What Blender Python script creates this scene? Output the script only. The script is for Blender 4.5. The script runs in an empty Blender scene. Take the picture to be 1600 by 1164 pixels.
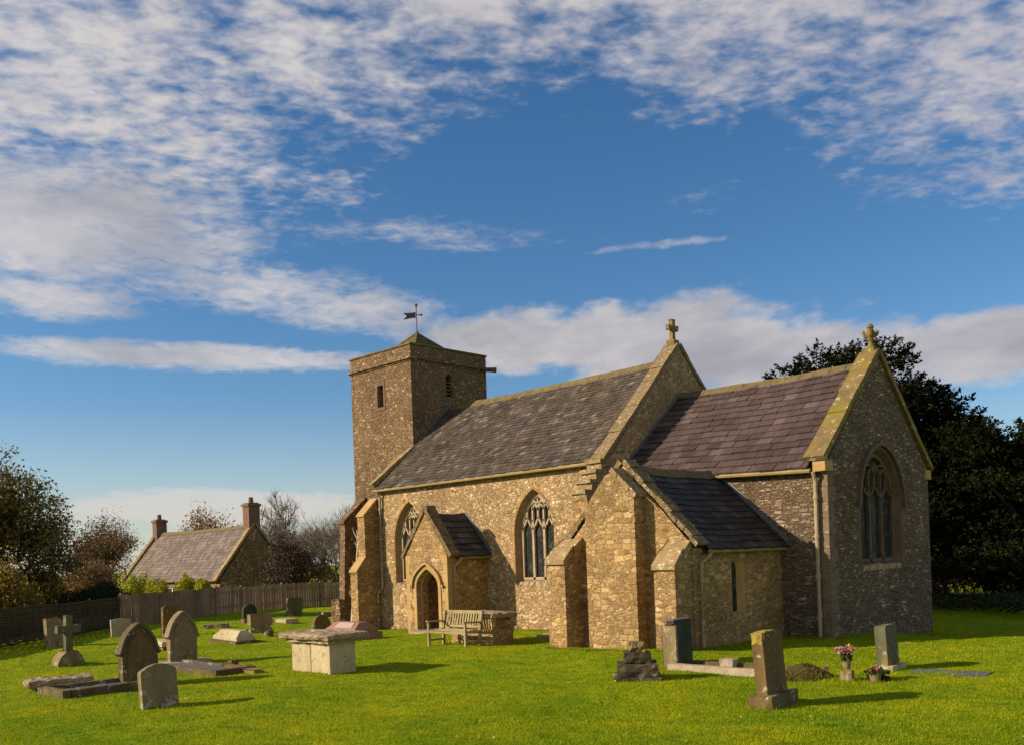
import bpy, math, random
import numpy as np
from mathutils import Vector, Matrix
from mathutils.geometry import tessellate_polygon
R = math.radians
random.seed(7); rng = np.random.default_rng(7)
S = bpy.context.scene
COL = S.collection

# ---------------------------------------------------------------- camera
YAW = 44.73; ROLL = 2.03
cam = bpy.data.cameras.new('camera'); co = bpy.data.objects.new('camera', cam); COL.objects.link(co)
cam.sensor_width = 36; cam.lens = 32.94; cam.shift_y = 0.179; cam.clip_end = 2000
co.matrix_world = (Matrix.Translation((10.694, -21.933, 2.319)) @ Matrix.Rotation(R(YAW), 4, 'Z')
                   @ Matrix.Rotation(R(90), 4, 'X') @ Matrix.Rotation(-R(ROLL), 4, 'Z'))
S.camera = co
CAM = np.array([10.694, -21.933, 2.319])
# ---------------------------------------------------------------- sun, exposure
SUN_AZ, SUN_EL = 216.0, 25.0
sl = bpy.data.lights.new('sun', 'SUN'); so = bpy.data.objects.new('sun', sl); COL.objects.link(so)
sl.energy = 5.0; sl.angle = R(0.55); sl.color = (1.0, 0.85, 0.64)
sd = Vector((math.sin(R(SUN_AZ))*math.cos(R(SUN_EL)), math.cos(R(SUN_AZ))*math.cos(R(SUN_EL)), math.sin(R(SUN_EL))))
so.rotation_euler = sd.to_track_quat('Z', 'Y').to_euler(); so.location = sd*60
S.view_settings.view_transform = 'Standard'; S.view_settings.look = 'None'
S.view_settings.exposure = 0.45; S.view_settings.gamma = 1.0
S.cycles.max_bounces = 6; S.cycles.transparent_max_bounces = 8

# ---------------------------------------------------------------- node helpers
def node(nt, typ, ins=None, **props):
    n = nt.nodes.new(typ)
    for k, v in props.items(): setattr(n, k, v)
    for k, v in (ins or {}).items():
        s = n.inputs[k]
        if isinstance(v, bpy.types.NodeSocket): nt.links.new(v, s)
        else: s.default_value = v
    return n
def M(nt, op, a, b=0.0, c=0.0, clamp=False):
    return node(nt, 'ShaderNodeMath', {0: a, 1: b, 2: c}, operation=op, use_clamp=clamp).outputs[0]
def VM(nt, op, a, b=(0, 0, 0)):
    n = node(nt, 'ShaderNodeVectorMath', {0: a, 1: b}, operation=op)
    return n.outputs['Value'] if op in ('DOT_PRODUCT', 'LENGTH') else n.outputs[0]
def MAPR(nt, v, a, b, c=0.0, d=1.0, smooth=True):
    return node(nt, 'ShaderNodeMapRange', {0: v, 1: a, 2: b, 3: c, 4: d}, interpolation_type='SMOOTHSTEP' if smooth else 'LINEAR').outputs[0]
def NOISE(nt, vec, scale, detail=4, rough=0.55, dist=0.0, out='Fac'):
    return node(nt, 'ShaderNodeTexNoise', {'Vector': vec, 'Scale': scale, 'Detail': detail, 'Roughness': rough, 'Distortion': dist}).outputs[out]
def MIX(nt, f, a, b, mode='MIX'):
    n = node(nt, 'ShaderNodeMix', data_type='RGBA', blend_type=mode)
    for i, v in ((0, f), (6, a), (7, b)):
        if isinstance(v, bpy.types.NodeSocket): nt.links.new(v, n.inputs[i])
        else: n.inputs[i].default_value = v if i == 0 else (tuple(v)+(1,))[:4]
    return n.outputs[2]
def RAMP(nt, f, stops, interp='LINEAR'):
    n = node(nt, 'ShaderNodeValToRGB', {0: f}); cr = n.color_ramp; cr.interpolation = interp
    while len(cr.elements) < len(stops): cr.elements.new(0.5)
    for e, (p, c) in zip(cr.elements, stops): e.position = p; e.color = (tuple(c)+(1,))[:4]
    return n.outputs[0]

# ---------------------------------------------------------------- world: sky with clouds
def make_world():
    w = bpy.data.worlds.new('World'); S.world = w; w.use_nodes = True
    nt = w.node_tree; nt.nodes.clear()
    sky = node(nt, 'ShaderNodeTexSky', sky_type='NISHITA')
    sky.sun_disc = False; sky.sun_elevation = R(SUN_EL); sky.sun_rotation = R(SUN_AZ)
    sky.air_density = 1.0; sky.dust_density = 0.3; sky.ozone_density = 2.2
    skyc = node(nt, 'ShaderNodeHueSaturation', {'Hue': 0.5, 'Saturation': 1.18, 'Value': 1.0, 'Fac': 1.0, 'Color': MIX(nt, 1.0, sky.outputs[0], (.90, .99, 1.09), 'MULTIPLY')}).outputs[0]
    d = node(nt, 'ShaderNodeTexCoord').outputs['Generated']
    d = VM(nt, 'NORMALIZE', d)
    sep = node(nt, 'ShaderNodeSeparateXYZ', {0: d}); x, y, z = sep.outputs
    A = M(nt, 'MULTIPLY', M(nt, 'ARCTAN2', x, y), 57.2958)           # azimuth, degrees from north
    E = M(nt, 'MULTIPLY', M(nt, 'ARCSINE', z), 57.2958)              # elevation, degrees
    AE = node(nt, 'ShaderNodeCombineXYZ', {0: A, 1: E, 2: 0.0}).outputs[0]
    zz = M(nt, 'ADD', M(nt, 'MAXIMUM', z, 0.0), 0.10)
    P = node(nt, 'ShaderNodeCombineXYZ', {0: M(nt, 'DIVIDE', x, zz), 1: M(nt, 'DIVIDE', y, zz), 2: 0.0}).outputs[0]  # the cloud layer seen from below
    # warp the direction a little so that the edges of the cloud fields are ragged
    wn = node(nt, 'ShaderNodeTexNoise', {'Vector': VM(nt, 'MULTIPLY', AE, (0.10, 0.22, 0)), 'Scale': 1.0, 'Detail': 5.0, 'Roughness': 0.6}).outputs['Color']
    W = VM(nt, 'MULTIPLY', VM(nt, 'SUBTRACT', wn, (0.5, 0.5, 0.5)), (9.0, 5.0, 0.0))
    AEw = VM(nt, 'ADD', AE, W)
    wf = VM(nt, 'MULTIPLY', VM(nt, 'SUBTRACT', wn, (0.5, 0.5, 0.5)), (4.0, 1.6, 0.0))
    AEf = VM(nt, 'ADD', AE, wf)
    def blobs(src, lst):
        tot = None
        for (a, e, ra, re, amp) in lst:
            v = VM(nt, 'MULTIPLY', VM(nt, 'SUBTRACT', src, (a, e, 0)), (1/ra, 1/re, 0))
            f = M(nt, 'MULTIPLY', M(nt, 'SUBTRACT', 1.0, VM(nt, 'DOT_PRODUCT', v, v), clamp=True), amp)
            tot = f if tot is None else M(nt, 'MAXIMUM', tot, f)
        return tot
    # 1 high puffy altocumulus
    m1 = blobs(AEw, [(-68, 26, 17, 9, 1.0), (-56, 28, 11, 7.5, .9), (-45, 33.5, 22, 9.5, 1.05), (-27, 30.0, 18, 9.0, 1.0), (-15, 24.5, 16, 8.0, 1.0), (-18, 35, 26, 9, .95),
                     (-40, 60, 70, 32, .9), (-58, 21.5, 8, 3.0, .62), (-150, 32, 60, 30, 1.15), (60, 32, 60, 30, 1.0), (130, 32, 70, 32, 1.2)])  # last three: unseen cloud added out of view to fill shaded walls
    Pr = node(nt, 'ShaderNodeVectorRotate', {'Vector': P, 'Angle': R(38)}, rotation_type='Z_AXIS').outputs[0]
    Ps = VM(nt, 'MULTIPLY', Pr, (1.0, 0.72, 1.0))
    n1 = NOISE(nt, Ps, 4.5, 5, .55, .2)
    n1b = NOISE(nt, Ps, 15.0, 3, .5, .15)
    n1d = NOISE(nt, Ps, 33.0, 4, .55, .2)
    n1c = M(nt, 'ADD', M(nt, 'ADD', M(nt, 'MULTIPLY', n1, .30), M(nt, 'MULTIPLY', n1b, .38)), M(nt, 'MULTIPLY', n1d, .32))
    c1 = M(nt, 'MULTIPLY', MAPR(nt, M(nt, 'ADD', M(nt, 'MULTIPLY', n1c, 2.6), M(nt, 'MULTIPLY', m1, .80)), 1.56, 2.34), MAPR(nt, m1, 0.0, .4))
    # 2 thin streaks and veils
    m2 = blobs(AEf, [(-70, 18.5, 17, 4.6, 1.0), (-60, 16, 12, 2.4, .8), (-50, 19.3, 14, 1.2, .56), (-45, 18.6, 12, .8, .5), (-34, 17.9, 8, .45, .62), (-31, 20, 8, 1.6, .42), (-20, 19.3, 10, 1.6, .5),
                     (-64, 12, 14, 1.2, 1.05), (-57, 12.0, 8, .9, .8), (-70, 14.7, 8, 1.7, .9), (-61, 14.9, 5, .6, .7), (-50, 10.0, 4, .5, .4), (-62, 3.4, 14, 1.6, 1.25), (-54, 15.0, 9, 2.0, .85), (-20, 3, 60, 2, .5), (-60, 0, 60, 5.0, .62)])
    veil = M(nt, 'MULTIPLY', MAPR(nt, E, 10.0, 0.0), .48)
    V2 = VM(nt, 'MULTIPLY', AE, (0.16, 0.55, 0))
    n2a = NOISE(nt, V2, 1.0, 8, .62, .4)
    n2b = NOISE(nt, VM(nt, 'MULTIPLY', AE, (0.75, 2.3, 0)), 1.0, 4, .6, .5)
    n2 = M(nt, 'ADD', M(nt, 'MULTIPLY', n2a, .55), M(nt, 'MULTIPLY', n2b, .45))
    c2 = M(nt, 'MULTIPLY', MAPR(nt, M(nt, 'ADD', M(nt, 'MULTIPLY', n2, 1.3), M(nt, 'MULTIPLY', m2, .85)), .95, 1.5), MAPR(nt, m2, 0.0, .25))
    # 3 low cumulus bank behind the church
    m3 = blobs(AEw, [(-43, 13.0, 11, 3.3, 1.0), (-34, 12.0, 10, 4.0, 1.0), (-27, 11.2, 10, 3.6, 1.0), (-17, 10.6, 13, 3.0, 1.05), (-50, 14.2, 6, 1.8, .6), (-36, 8, 9, 2.0, .7), (20, 11, 40, 4, .8)])
    V3 = VM(nt, 'MULTIPLY', AE, (0.22, 0.42, 0))
    n3 = NOISE(nt, V3, 1.0, 8, .58, .3)
    c3 = M(nt, 'MULTIPLY', MAPR(nt, M(nt, 'ADD', M(nt, 'MULTIPLY', n3, 1.2), M(nt, 'MULTIPLY', m3, .9)), .98, 1.38), MAPR(nt, m3, 0.0, .2))
    dens = M(nt, 'SUBTRACT', 1.0, M(nt, 'MULTIPLY', M(nt, 'MULTIPLY', M(nt, 'SUBTRACT', 1.0, M(nt, 'MULTIPLY', c1, .92)), M(nt, 'SUBTRACT', 1.0, M(nt, 'MULTIPLY', c2, .82))), M(nt, 'SUBTRACT', 1.0, M(nt, 'MULTIPLY', c3, .96))))
    dens = M(nt, 'MAXIMUM', dens, veil)                               # pale air low over the horizon
    # thickness makes the bodies of the clouds greyer, their broken rims whiter
    nb = NOISE(nt, VM(nt, 'MULTIPLY', AE, (0.13, 0.32, 0)), 1.0, 5, .55, .2)
    thick = MAPR(nt, M(nt, 'ADD', nb, M(nt, 'MULTIPLY', M(nt, 'MAXIMUM', m3, M(nt, 'MULTIPLY', m2, .8)), .22)), .46, .90)
    ccol = MIX(nt, thick, (0.80, 0.745, 0.715), (0.47, 0.46, 0.49))
    ccol = MIX(nt, MAPR(nt, E, 10.0, 5.0), ccol, (0.72, 0.73, 0.74)); ccol = MIX(nt, MAPR(nt, E, 5.5, 3.0), ccol, (0.78, 0.715, 0.655))
    ccol = MIX(nt, MAPR(nt, A, -62, -14), ccol, (0.82, 0.83, 0.90), 'MULTIPLY')
    # unseen cloud behind and beside the camera, brightened and warmed as added fill light
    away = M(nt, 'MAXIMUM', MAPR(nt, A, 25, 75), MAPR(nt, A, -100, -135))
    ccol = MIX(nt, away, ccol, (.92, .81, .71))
    b1 = node(nt, 'ShaderNodeBackground', {0: skyc, 1: 0.078})
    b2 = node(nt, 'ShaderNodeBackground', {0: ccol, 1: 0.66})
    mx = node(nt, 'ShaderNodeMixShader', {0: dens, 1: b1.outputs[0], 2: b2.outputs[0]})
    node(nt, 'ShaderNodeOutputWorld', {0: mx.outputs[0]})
make_world()

# ---------------------------------------------------------------- materials
def new_mat(name):
    m = bpy.data.materials.new(name); m.use_nodes = True
    nt = m.node_tree; nt.nodes.clear()
    b = node(nt, 'ShaderNodeBsdfPrincipled', {'Roughness': 0.9, 'Specular IOR Level': 0.25})
    node(nt, 'ShaderNodeOutputMaterial', {0: b.outputs[0]})
    return m, nt, b
def setc(nt, b, col, height=None, strength=.6, dist=.03):
    if isinstance(col, bpy.types.NodeSocket): nt.links.new(col, b.inputs['Base Color'])
    else: b.inputs['Base Color'].default_value = (tuple(col)+(1,))[:4]
    if height is not None:
        bm = node(nt, 'ShaderNodeBump', {'Strength': strength, 'Distance': dist, 'Height': height})
        nt.links.new(bm.outputs[0], b.inputs['Normal'])
def ocoord(nt): return node(nt, 'ShaderNodeTexCoord').outputs['Object']

def rubble(name, stops, size=.2, flat=2.0, mortar=(0.30, 0.22, 0.13), stain=.5, bump=1.0, course=0.0):
    """irregular rubble masonry: two sizes of stone, dark joints, scattered pale stones, stains"""
    m, nt, b = new_mat(name); o = ocoord(nt)
    wob = VM(nt, 'MULTIPLY', VM(nt, 'SUBTRACT', NOISE(nt, o, 5.0, 4, .65, 0, 'Color'), (.5, .5, .5)), (.15, .15, .08))
    v = VM(nt, 'MULTIPLY', VM(nt, 'ADD', o, wob), (1, 1, flat))
    sc = 1/size
    def cells(scale):
        vo = node(nt, 'ShaderNodeTexVoronoi', {'Vector': v, 'Scale': scale, 'Randomness': .9}, feature='F1', distance='CHEBYCHEV')
        v2 = node(nt, 'ShaderNodeTexVoronoi', {'Vector': v, 'Scale': scale, 'Randomness': .9}, feature='F2', distance='CHEBYCHEV')
        return vo, M(nt, 'SUBTRACT', v2.outputs['Distance'], vo.outputs['Distance'])
    va, ea = cells(sc); vb, eb = cells(sc*2.1)
    pick = MAPR(nt, NOISE(nt, o, 1.7, 4, .6), .47, .55)
    ra = node(nt, 'ShaderNodeSeparateXYZ', {0: va.outputs['Color']}); rb = node(nt, 'ShaderNodeSeparateXYZ', {0: vb.outputs['Color']})
    r0 = M(nt, 'ADD', M(nt, 'MULTIPLY', ra.outputs[0], M(nt, 'SUBTRACT', 1.0, pick)), M(nt, 'MULTIPLY', rb.outputs[0], pick))
    r1 = M(nt, 'ADD', M(nt, 'MULTIPLY', ra.outputs[1], M(nt, 'SUBTRACT', 1.0, pick)), M(nt, 'MULTIPLY', rb.outputs[1], pick))
    ed = M(nt, 'ADD', M(nt, 'MULTIPLY', ea, M(nt, 'SUBTRACT', 1.0, pick)), M(nt, 'MULTIPLY', M(nt, 'MULTIPLY', eb, .8), pick))
    grain = NOISE(nt, o, 22, 7, .72)
    col = RAMP(nt, M(nt, 'ADD', M(nt, 'MULTIPLY', r0, .8), M(nt, 'MULTIPLY', grain, .22)), stops)
    col = MIX(nt, .9, col, RAMP(nt, grain, [(.25, (.36, .33, .30)), (.5, (1, 1, 1)), (.75, (1.6, 1.55, 1.45))]), 'MULTIPLY')
    edge = MAPR(nt, M(nt, 'ADD', ed, M(nt, 'MULTIPLY', M(nt, 'SUBTRACT', grain, .5), .12)), 0.0, .17)
    col = MIX(nt, edge, mortar, col)
    big = NOISE(nt, o, .55, 7, .68)
    col = MIX(nt, stain, col, RAMP(nt, big, [(.3, (.60, .55, .48)), (.5, (1, .97, .93)), (.68, (1.30, 1.2, 1.05))]), 'MULTIPLY')
    h = M(nt, 'ADD', M(nt, 'ADD', MAPR(nt, ed, 0.0, .22), M(nt, 'MULTIPLY', r1, .7)), M(nt, 'MULTIPLY', grain, .8))
    setc(nt, b, col, h, bump, .04)
    return m
STONE = [(0.0, (.13, .082, .042)), (.25, (.29, .19, .098)), (.5, (.42, .285, .15)), (.72, (.50, .355, .195)), (.86, (.58, .44, .275)), (1.0, (.80, .67, .49))]
GREYST = [(0.0, (.075, .050, .032)), (.3, (.18, .125, .082)), (.6, (.26, .187, .125)), (.84, (.34, .255, .175)), (1.0, (.68, .56, .43))]
BROWNST = [(0.0, (.11, .065, .032)), (.3, (.20, .125, .064)), (.6, (.27, .175, .092)), (.86, (.35, .24, .138)), (1.0, (.62, .48, .32))]
VESTST = [(0, (.14, .085, .036)), (.3, (.28, .18, .078)), (.65, (.39, .26, .115)), (.86, (.48, .335, .165)), (1, (.70, .55, .36))]
m_nave = rubble('rubble_gold', STONE, .14, 1.45, (.29, .19, .095), .6, .65)
m_chancel = rubble('rubble_coursed', GREYST, .25, 3.3, (.115, .075, .044), .6, .9)
m_tower = rubble('rubble_brown', BROWNST, .155, 1.45, (.135, .088, .046), .6, .8)
m_vestry = rubble('rubble_ashlar', VESTST, .25, 1.9, (.27, .175, .08), .85, .6)
m_graverub = rubble('dark_rubble', BROWNST, .12, 1.6, (.08, .06, .04))

def plain_stone(name, c1, c2, c3=None, scale=3.0, lich=None, lichamt=.5, bump=.5, streak=False):
    m, nt, b = new_mat(name); o = ocoord(nt)
    v = VM(nt, 'MULTIPLY', o, (1, 1, .35)) if streak else o
    n1 = NOISE(nt, v, scale, 7, .65); n2 = NOISE(nt, o, scale*9, 5, .7)
    col = RAMP(nt, n1, [(.30, c1), (.68, c2)])
    if c3: col = MIX(nt, MAPR(nt, NOISE(nt, o, scale*2.3, 6, .6), .56, .68), col, c3)
    col = MIX(nt, .6, col, RAMP(nt, n2, [(.25, (.6, .6, .6)), (.5, (1, 1, 1)), (.8, (1.45, 1.4, 1.3))]), 'MULTIPLY')
    if lich:
        ll = NOISE(nt, o, 2.1, 7, .7)
        col = MIX(nt, M(nt, 'MULTIPLY', MAPR(nt, ll, .62-lichamt*.3, .72-lichamt*.2), .9), col, lich)
    if streak:
        sp = NOISE(nt, o, 11.0, 5, .6, .6); pt_ = NOISE(nt, o, 2.6, 3, .5)
        col = MIX(nt, M(nt, 'MULTIPLY', MAPR(nt, M(nt, 'ADD', sp, M(nt, 'MULTIPLY', pt_, .5)), .86, .92), .75), col, (.40, .37, .27))
    setc(nt, b, col, M(nt, 'ADD', n1, M(nt, 'MULTIPLY', n2, .6)), bump, .03)
    return m
m_ashlar = plain_stone('golden_ashlar', (.30, .185, .070), (.45, .295, .125), (.36, .225, .08), 2.2)
m_dress = plain_stone('pale_dressed_stone', (.26, .18, .095), (.40, .30, .175), (.58, .49, .36), 3.5, None, 0, .8)
m_purple = plain_stone('weathered_dressing', (.095, .062, .040), (.165, .112, .072), None, 3)
m_coping = plain_stone('lichen_coping', (.13, .088, .035), (.24, .165, .07), (.46, .40, .28), 2.5, (.20, .155, .016), .46, .9)
m_copwhite = plain_stone('pale_coping', (.20, .13, .058), (.34, .24, .12), (.62, .54, .42), 5.0, (.17, .13, .03), .2, 1.0)
m_moss = plain_stone('mossy_ridge', (.10, .075, .04), (.19, .135, .06), None, 4, (.20, .155, .02), .35, .8)
m_pyr = plain_stone('mossy_stone_tiles', (.10, .073, .032), (.18, .13, .055), None, 3, (.13, .115, .022), .35, .8)
m_grave = plain_stone('grey_gravestone', (0.147, 0.105, 0.052), (0.254, 0.189, 0.099), (0.307, 0.263, 0.159), 2.5, (0.177, 0.149, 0.045), .35, .6, True)
m_gravedk = plain_stone('dark_gravestone', (0.065, 0.043, 0.021), (0.136, 0.094, 0.045), None, 2.5, (0.153, 0.120, 0.030), .4, .7, True)
m_gravebr = plain_stone('brown_gravestone', (0.077, 0.049, 0.020), (0.177, 0.112, 0.040), None, 2.0, (0.118, 0.101, 0.028), .4, .7, True)
m_gravepale = plain_stone('pale_tomb_stone', (0.354, 0.269, 0.144), (0.519, 0.424, 0.258), (0.224, 0.183, 0.109), 3, None, 0, .8, True)
m_slabtop = plain_stone('lichened_slab', (0.201, 0.137, 0.077), (0.389, 0.292, 0.183), (0.614, 0.504, 0.347), 5, (0.425, 0.309, 0.149), .2, 1.0)
m_green = plain_stone('algae_slate', (.026, .030, .020), (.058, .064, .042), None, 3, (.07, .075, .03), .4, .4)
m_greenst = plain_stone('algae_stone', (.07, .068, .038), (.135, .125, .065), None, 3, (.20, .16, .04), .4, .6, True)
m_pink = plain_stone('pink_granite', (.22, .118, .078), (.32, .185, .128), None, 14, None, 0, .2)
m_pinkpl = plain_stone('pale_pink_plaque', (.36, .25, .215), (.44, .32, .28), None, 14, None, 0, .1)
m_kerb = plain_stone('kerb_stone', (0.277, 0.217, 0.144), (0.425, 0.343, 0.238), None, 6, None, 0, .6)
m_rust = plain_stone('rust_kerb_stone', (.17, .105, .05), (.27, .18, .085), None, 4, (.20, .155, .04), .3, .7)
m_gravel = plain_stone('grave_gravel', (.075, .08, .08), (.20, .205, .20), None, 30, None, 0, 1.0)
m_yellowtop = plain_stone('yellow_lichen_stone', (.14, .098, .042), (.24, .175, .075), None, 3, (.36, .27, .015), .75, .7)
m_cottage = rubble('cottage_stone', [(0, (.20, .125, .055)), (.5, (.32, .21, .10)), (1, (.46, .33, .18))], .3, 1.8, (.16, .10, .05))
m_cottage_d = rubble('cottage_gable_stone', [(0, (.20, .125, .055)), (.5, (.33, .22, .105)), (1, (.44, .31, .16))], .3, 1.8, (.11, .07, .035))
m_brick = plain_stone('red_brick', (.12, .066, .042), (.20, .115, .075), None, 8, None, 0, .6)

def slate(name, stops, lich, lamt, rough=.6):
    m, nt, b = new_mat(name); o = ocoord(nt)
    r = node(nt, 'ShaderNodeNewGeometry').outputs['Random Per Island']
    col = RAMP(nt, r, stops)
    n = NOISE(nt, o, 14, 6, .7)
    col = MIX(nt, .7, col, RAMP(nt, n, [(.25, (.6, .6, .6)), (.5, (1, 1, 1)), (.78, (1.5, 1.45, 1.4))]), 'MULTIPLY')
    n2 = NOISE(nt, o, 6.5, 7, .72); n3 = NOISE(nt, o, .5, 4, .6)
    f = M(nt, 'MULTIPLY', MAPR(nt, M(nt, 'ADD', n2, M(nt, 'MULTIPLY', n3, .35)), .80-lamt*.3, .92-lamt*.3), .75)
    col = MIX(nt, f, col, lich)
    st = NOISE(nt, VM(nt, 'MULTIPLY', o, (2.6, .35, .35)), 1.0, 6, .65)
    col = MIX(nt, .7, col, RAMP(nt, st, [(.3, (.62, .60, .58)), (.5, (1, 1, 1)), (.7, (1.35, 1.32, 1.28))]), 'MULTIPLY')
    setc(nt, b, col, n, .6, .014); b.inputs['Roughness'].default_value = rough; b.inputs['Specular IOR Level'].default_value = .22
    return m
m_sl_nave = slate('slate_nave', [(0, (.050, .038, .030)), (.4, (.078, .061, .050)), (.85, (.098, .078, .066)), (1, (.19, .16, .135))], (.115, .080, .035), .40)
m_sl_ch = slate('slate_purple', [(0, (.058, .038, .034)), (.5, (.080, .054, .049)), (.85, (.096, .066, .060)), (1, (.130, .094, .085))], (.085, .058, .034), .22)
m_sl_dk = slate('slate_dark', [(0, (.024, .021, .020)), (.6, (.036, .032, .030)), (1, (.066, .059, .056))], (.07, .055, .035), .2)
m_sl_porch = slate('slate_porch', [(0, (.026, .026, .028)), (.6, (.040, .040, .043)), (1, (.085, .083, .085))], (.07, .06, .04), .25)
m_sl_cot = slate('slate_cottage', [(0, (.11, .083, .066)), (.6, (.16, .122, .098)), (1, (.21, .165, .135))], (.16, .12, .06), .2)

def simple(name, c, rough=.7, metal=0.0, spec=.3, vary=.3, scale=10, bump=.2):
    m, nt, b = new_mat(name); o = ocoord(nt)
    n = NOISE(nt, o, scale, 5, .65)
    col = MIX(nt, n, tuple(x*(1-vary) for x in c), tuple(x*(1+vary) for x in c))
    setc(nt, b, col, n, bump, .01)
    b.inputs['Roughness'].default_value = rough; b.inputs['Metallic'].default_value = metal; b.inputs['Specular IOR Level'].default_value = spec
    return m
m_pipe = simple('weathered_cream_paint', (.34, .265, .16), .6, vary=.35, scale=6)
m_gutter = simple('mossy_gutter', (.27, .195, .075), .7, vary=.4, scale=3)
m_lead = simple('lead_flashing', (.12, .115, .115), .5, vary=.25)
m_iron = simple('black_iron', (.03, .026, .024), .5)
m_red = simple('rusty_pole', (.16, .05, .035), .7)
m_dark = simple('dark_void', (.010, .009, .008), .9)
m_floor = simple('stone_floor', (.22, .18, .13), .8)
m_vine = simple('pale_vine_bark', (.55, .49, .42), .9, vary=.3, scale=20)
m_bark = simple('tree_bark', (.060, .045, .033), .95, vary=.4, scale=9, bump=.8)
m_barkpale = simple('pale_twigs', (.17, .128, .092), .95, vary=.3)
m_white = simple('white_window_paint', (.68, .65, .58), .6, vary=.1)
def wood_mat(name, c1, c2, axis=2, sc=18):
    m, nt, b = new_mat(name); o = ocoord(nt)
    s = [sc, sc, sc]; s[axis] = sc*.06
    n = NOISE(nt, VM(nt, 'MULTIPLY', o, tuple(s)), 1.0, 6, .65)
    r = node(nt, 'ShaderNodeNewGeometry').outputs['Random Per Island']
    col = MIX(nt, M(nt, 'ADD', M(nt, 'MULTIPLY', n, .55), M(nt, 'MULTIPLY', r, .5)), c1, c2)
    n2 = NOISE(nt, o, 1.3, 5, .6)
    col = MIX(nt, M(nt, 'MULTIPLY', MAPR(nt, n2, .55, .75), .5), col, (.09, .10, .035))
    n3 = NOISE(nt, o, .7, 6, .7)
    col = MIX(nt, .8, col, RAMP(nt, n3, [(.32, (.42, .42, .38)), (.5, (1, 1, 1)), (.68, (1.3, 1.28, 1.25))]), 'MULTIPLY')
    setc(nt, b, col, n, .5, .01)
    return m
m_fence = wood_mat('weathered_boards', (.16, .098, .052), (.34, .225, .135))
m_wattle = wood_mat('woven_hazel', (.035, .027, .013), (.10, .075, .036), 0)
m_bench = wood_mat('weathered_teak', (.22, .17, .075), (.42, .34, .17), 0)
def glass_mat():
    m, nt, b = new_mat('leaded_glass'); o = ocoord(nt)
    sep = node(nt, 'ShaderNodeSeparateXYZ', {0: o}); h = M(nt, 'ADD', sep.outputs[0], sep.outputs[1]); z = sep.outputs[2]
    k = 9.0
    def saw(s):
        f = M(nt, 'FRACT', M(nt, 'MULTIPLY', s, k)); return M(nt, 'ABSOLUTE', M(nt, 'SUBTRACT', f, .5))
    a = saw(M(nt, 'ADD', h, M(nt, 'MULTIPLY', z, .62))); c = saw(M(nt, 'SUBTRACT', h, M(nt, 'MULTIPLY', z, .62)))
    line = M(nt, 'LESS_THAN', M(nt, 'MINIMUM', a, c), .075)
    vor = node(nt, 'ShaderNodeTexVoronoi', {'Vector': o, 'Scale': 9.0}); 
    pane = RAMP(nt, node(nt, 'ShaderNodeSeparateXYZ', {0: vor.outputs['Color']}).outputs[0], [(0, (.004, .004, .004)), (.7, (.012, .012, .011)), (1, (.06, .058, .052))])
    setc(nt, b, MIX(nt, line, pane, (.055, .052, .046)), NOISE(nt, o, 7, 2, .5), .35, .02)
    b.inputs['Roughness'].default_value = .4; b.inputs['Specular IOR Level'].default_value = .06
    return m
m_glass = glass_mat()
def leaf_mat(name, stops, trans=.25):
    m, nt, b = new_mat(name)
    r = node(nt, 'ShaderNodeNewGeometry').outputs['Random Per Island']
    col = RAMP(nt, r, stops)
    setc(nt, b, col); b.inputs['Roughness'].default_value = .65
    if trans:
        t = node(nt, 'ShaderNodeBsdfTranslucent', {0: col})
        mx = node(nt, 'ShaderNodeMixShader', {0: trans, 1: b.outputs[0], 2: t.outputs[0]})
        out = [n for n in nt.nodes if n.type == 'OUTPUT_MATERIAL'][0]; nt.links.new(mx.outputs[0], out.inputs[0])
    return m
def _nospec(m):
    b = [n for n in m.node_tree.nodes if n.type == 'BSDF_PRINCIPLED'][0]; b.inputs['Specular IOR Level'].default_value = 0.0; b.inputs['Roughness'].default_value = 1.0; return m
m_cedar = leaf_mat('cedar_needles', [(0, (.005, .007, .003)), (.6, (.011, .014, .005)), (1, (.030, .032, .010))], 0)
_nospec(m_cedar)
m_autumn = leaf_mat('autumn_leaves', [(0, (.08, .052, .012)), (.5, (.21, .14, .022)), (.85, (.33, .22, .03)), (1, (.46, .32, .035))])
m_autgreen = leaf_mat('dull_green_leaves', [(0, (.08, .062, .018)), (.6, (.20, .145, .035)), (1, (.34, .25, .055))])
m_rusty = leaf_mat('russet_leaves', [(0, (.10, .055, .028)), (.6, (.21, .12, .055)), (1, (.32, .18, .075))])
m_orange = leaf_mat('orange_leaves', [(0, (.16, .07, .02)), (1, (.36, .18, .05))])
m_purplebush = leaf_mat('purple_brown_twigs', [(0, (.035, .020, .014)), (.6, (.075, .043, .029)), (1, (.13, .075, .045))], .1)
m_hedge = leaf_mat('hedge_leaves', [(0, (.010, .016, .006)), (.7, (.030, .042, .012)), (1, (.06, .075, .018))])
m_lime = leaf_mat('lime_leaves', [(0, (.13, .15, .010)), (.6, (.34, .34, .015)), (1, (.50, .46, .025))])
m_pinkbush = leaf_mat('pink_shrub_leaves', [(0, (.07, .03, .025)), (.6, (.17, .075, .06)), (1, (.30, .14, .11))])
m_ylgr = leaf_mat('sunlit_yellow_leaves', [(0, (.16, .15, .02)), (1, (.42, .38, .05))])
m_flpink = leaf_mat('pink_petals', [(0, (.28, .075, .085)), (.6, (.42, .19, .17)), (1, (.55, .38, .28))])
m_flyel = leaf_mat('yellow_petals', [(0, (.65, .48, .03)), (1, (.75, .6, .06))])
m_flred = leaf_mat('red_petals', [(0, (.24, .025, .025)), (1, (.45, .16, .12))])
m_stem = leaf_mat('flower_leaves', [(0, (.03, .05, .012)), (1, (.08, .11, .03))])
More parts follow.
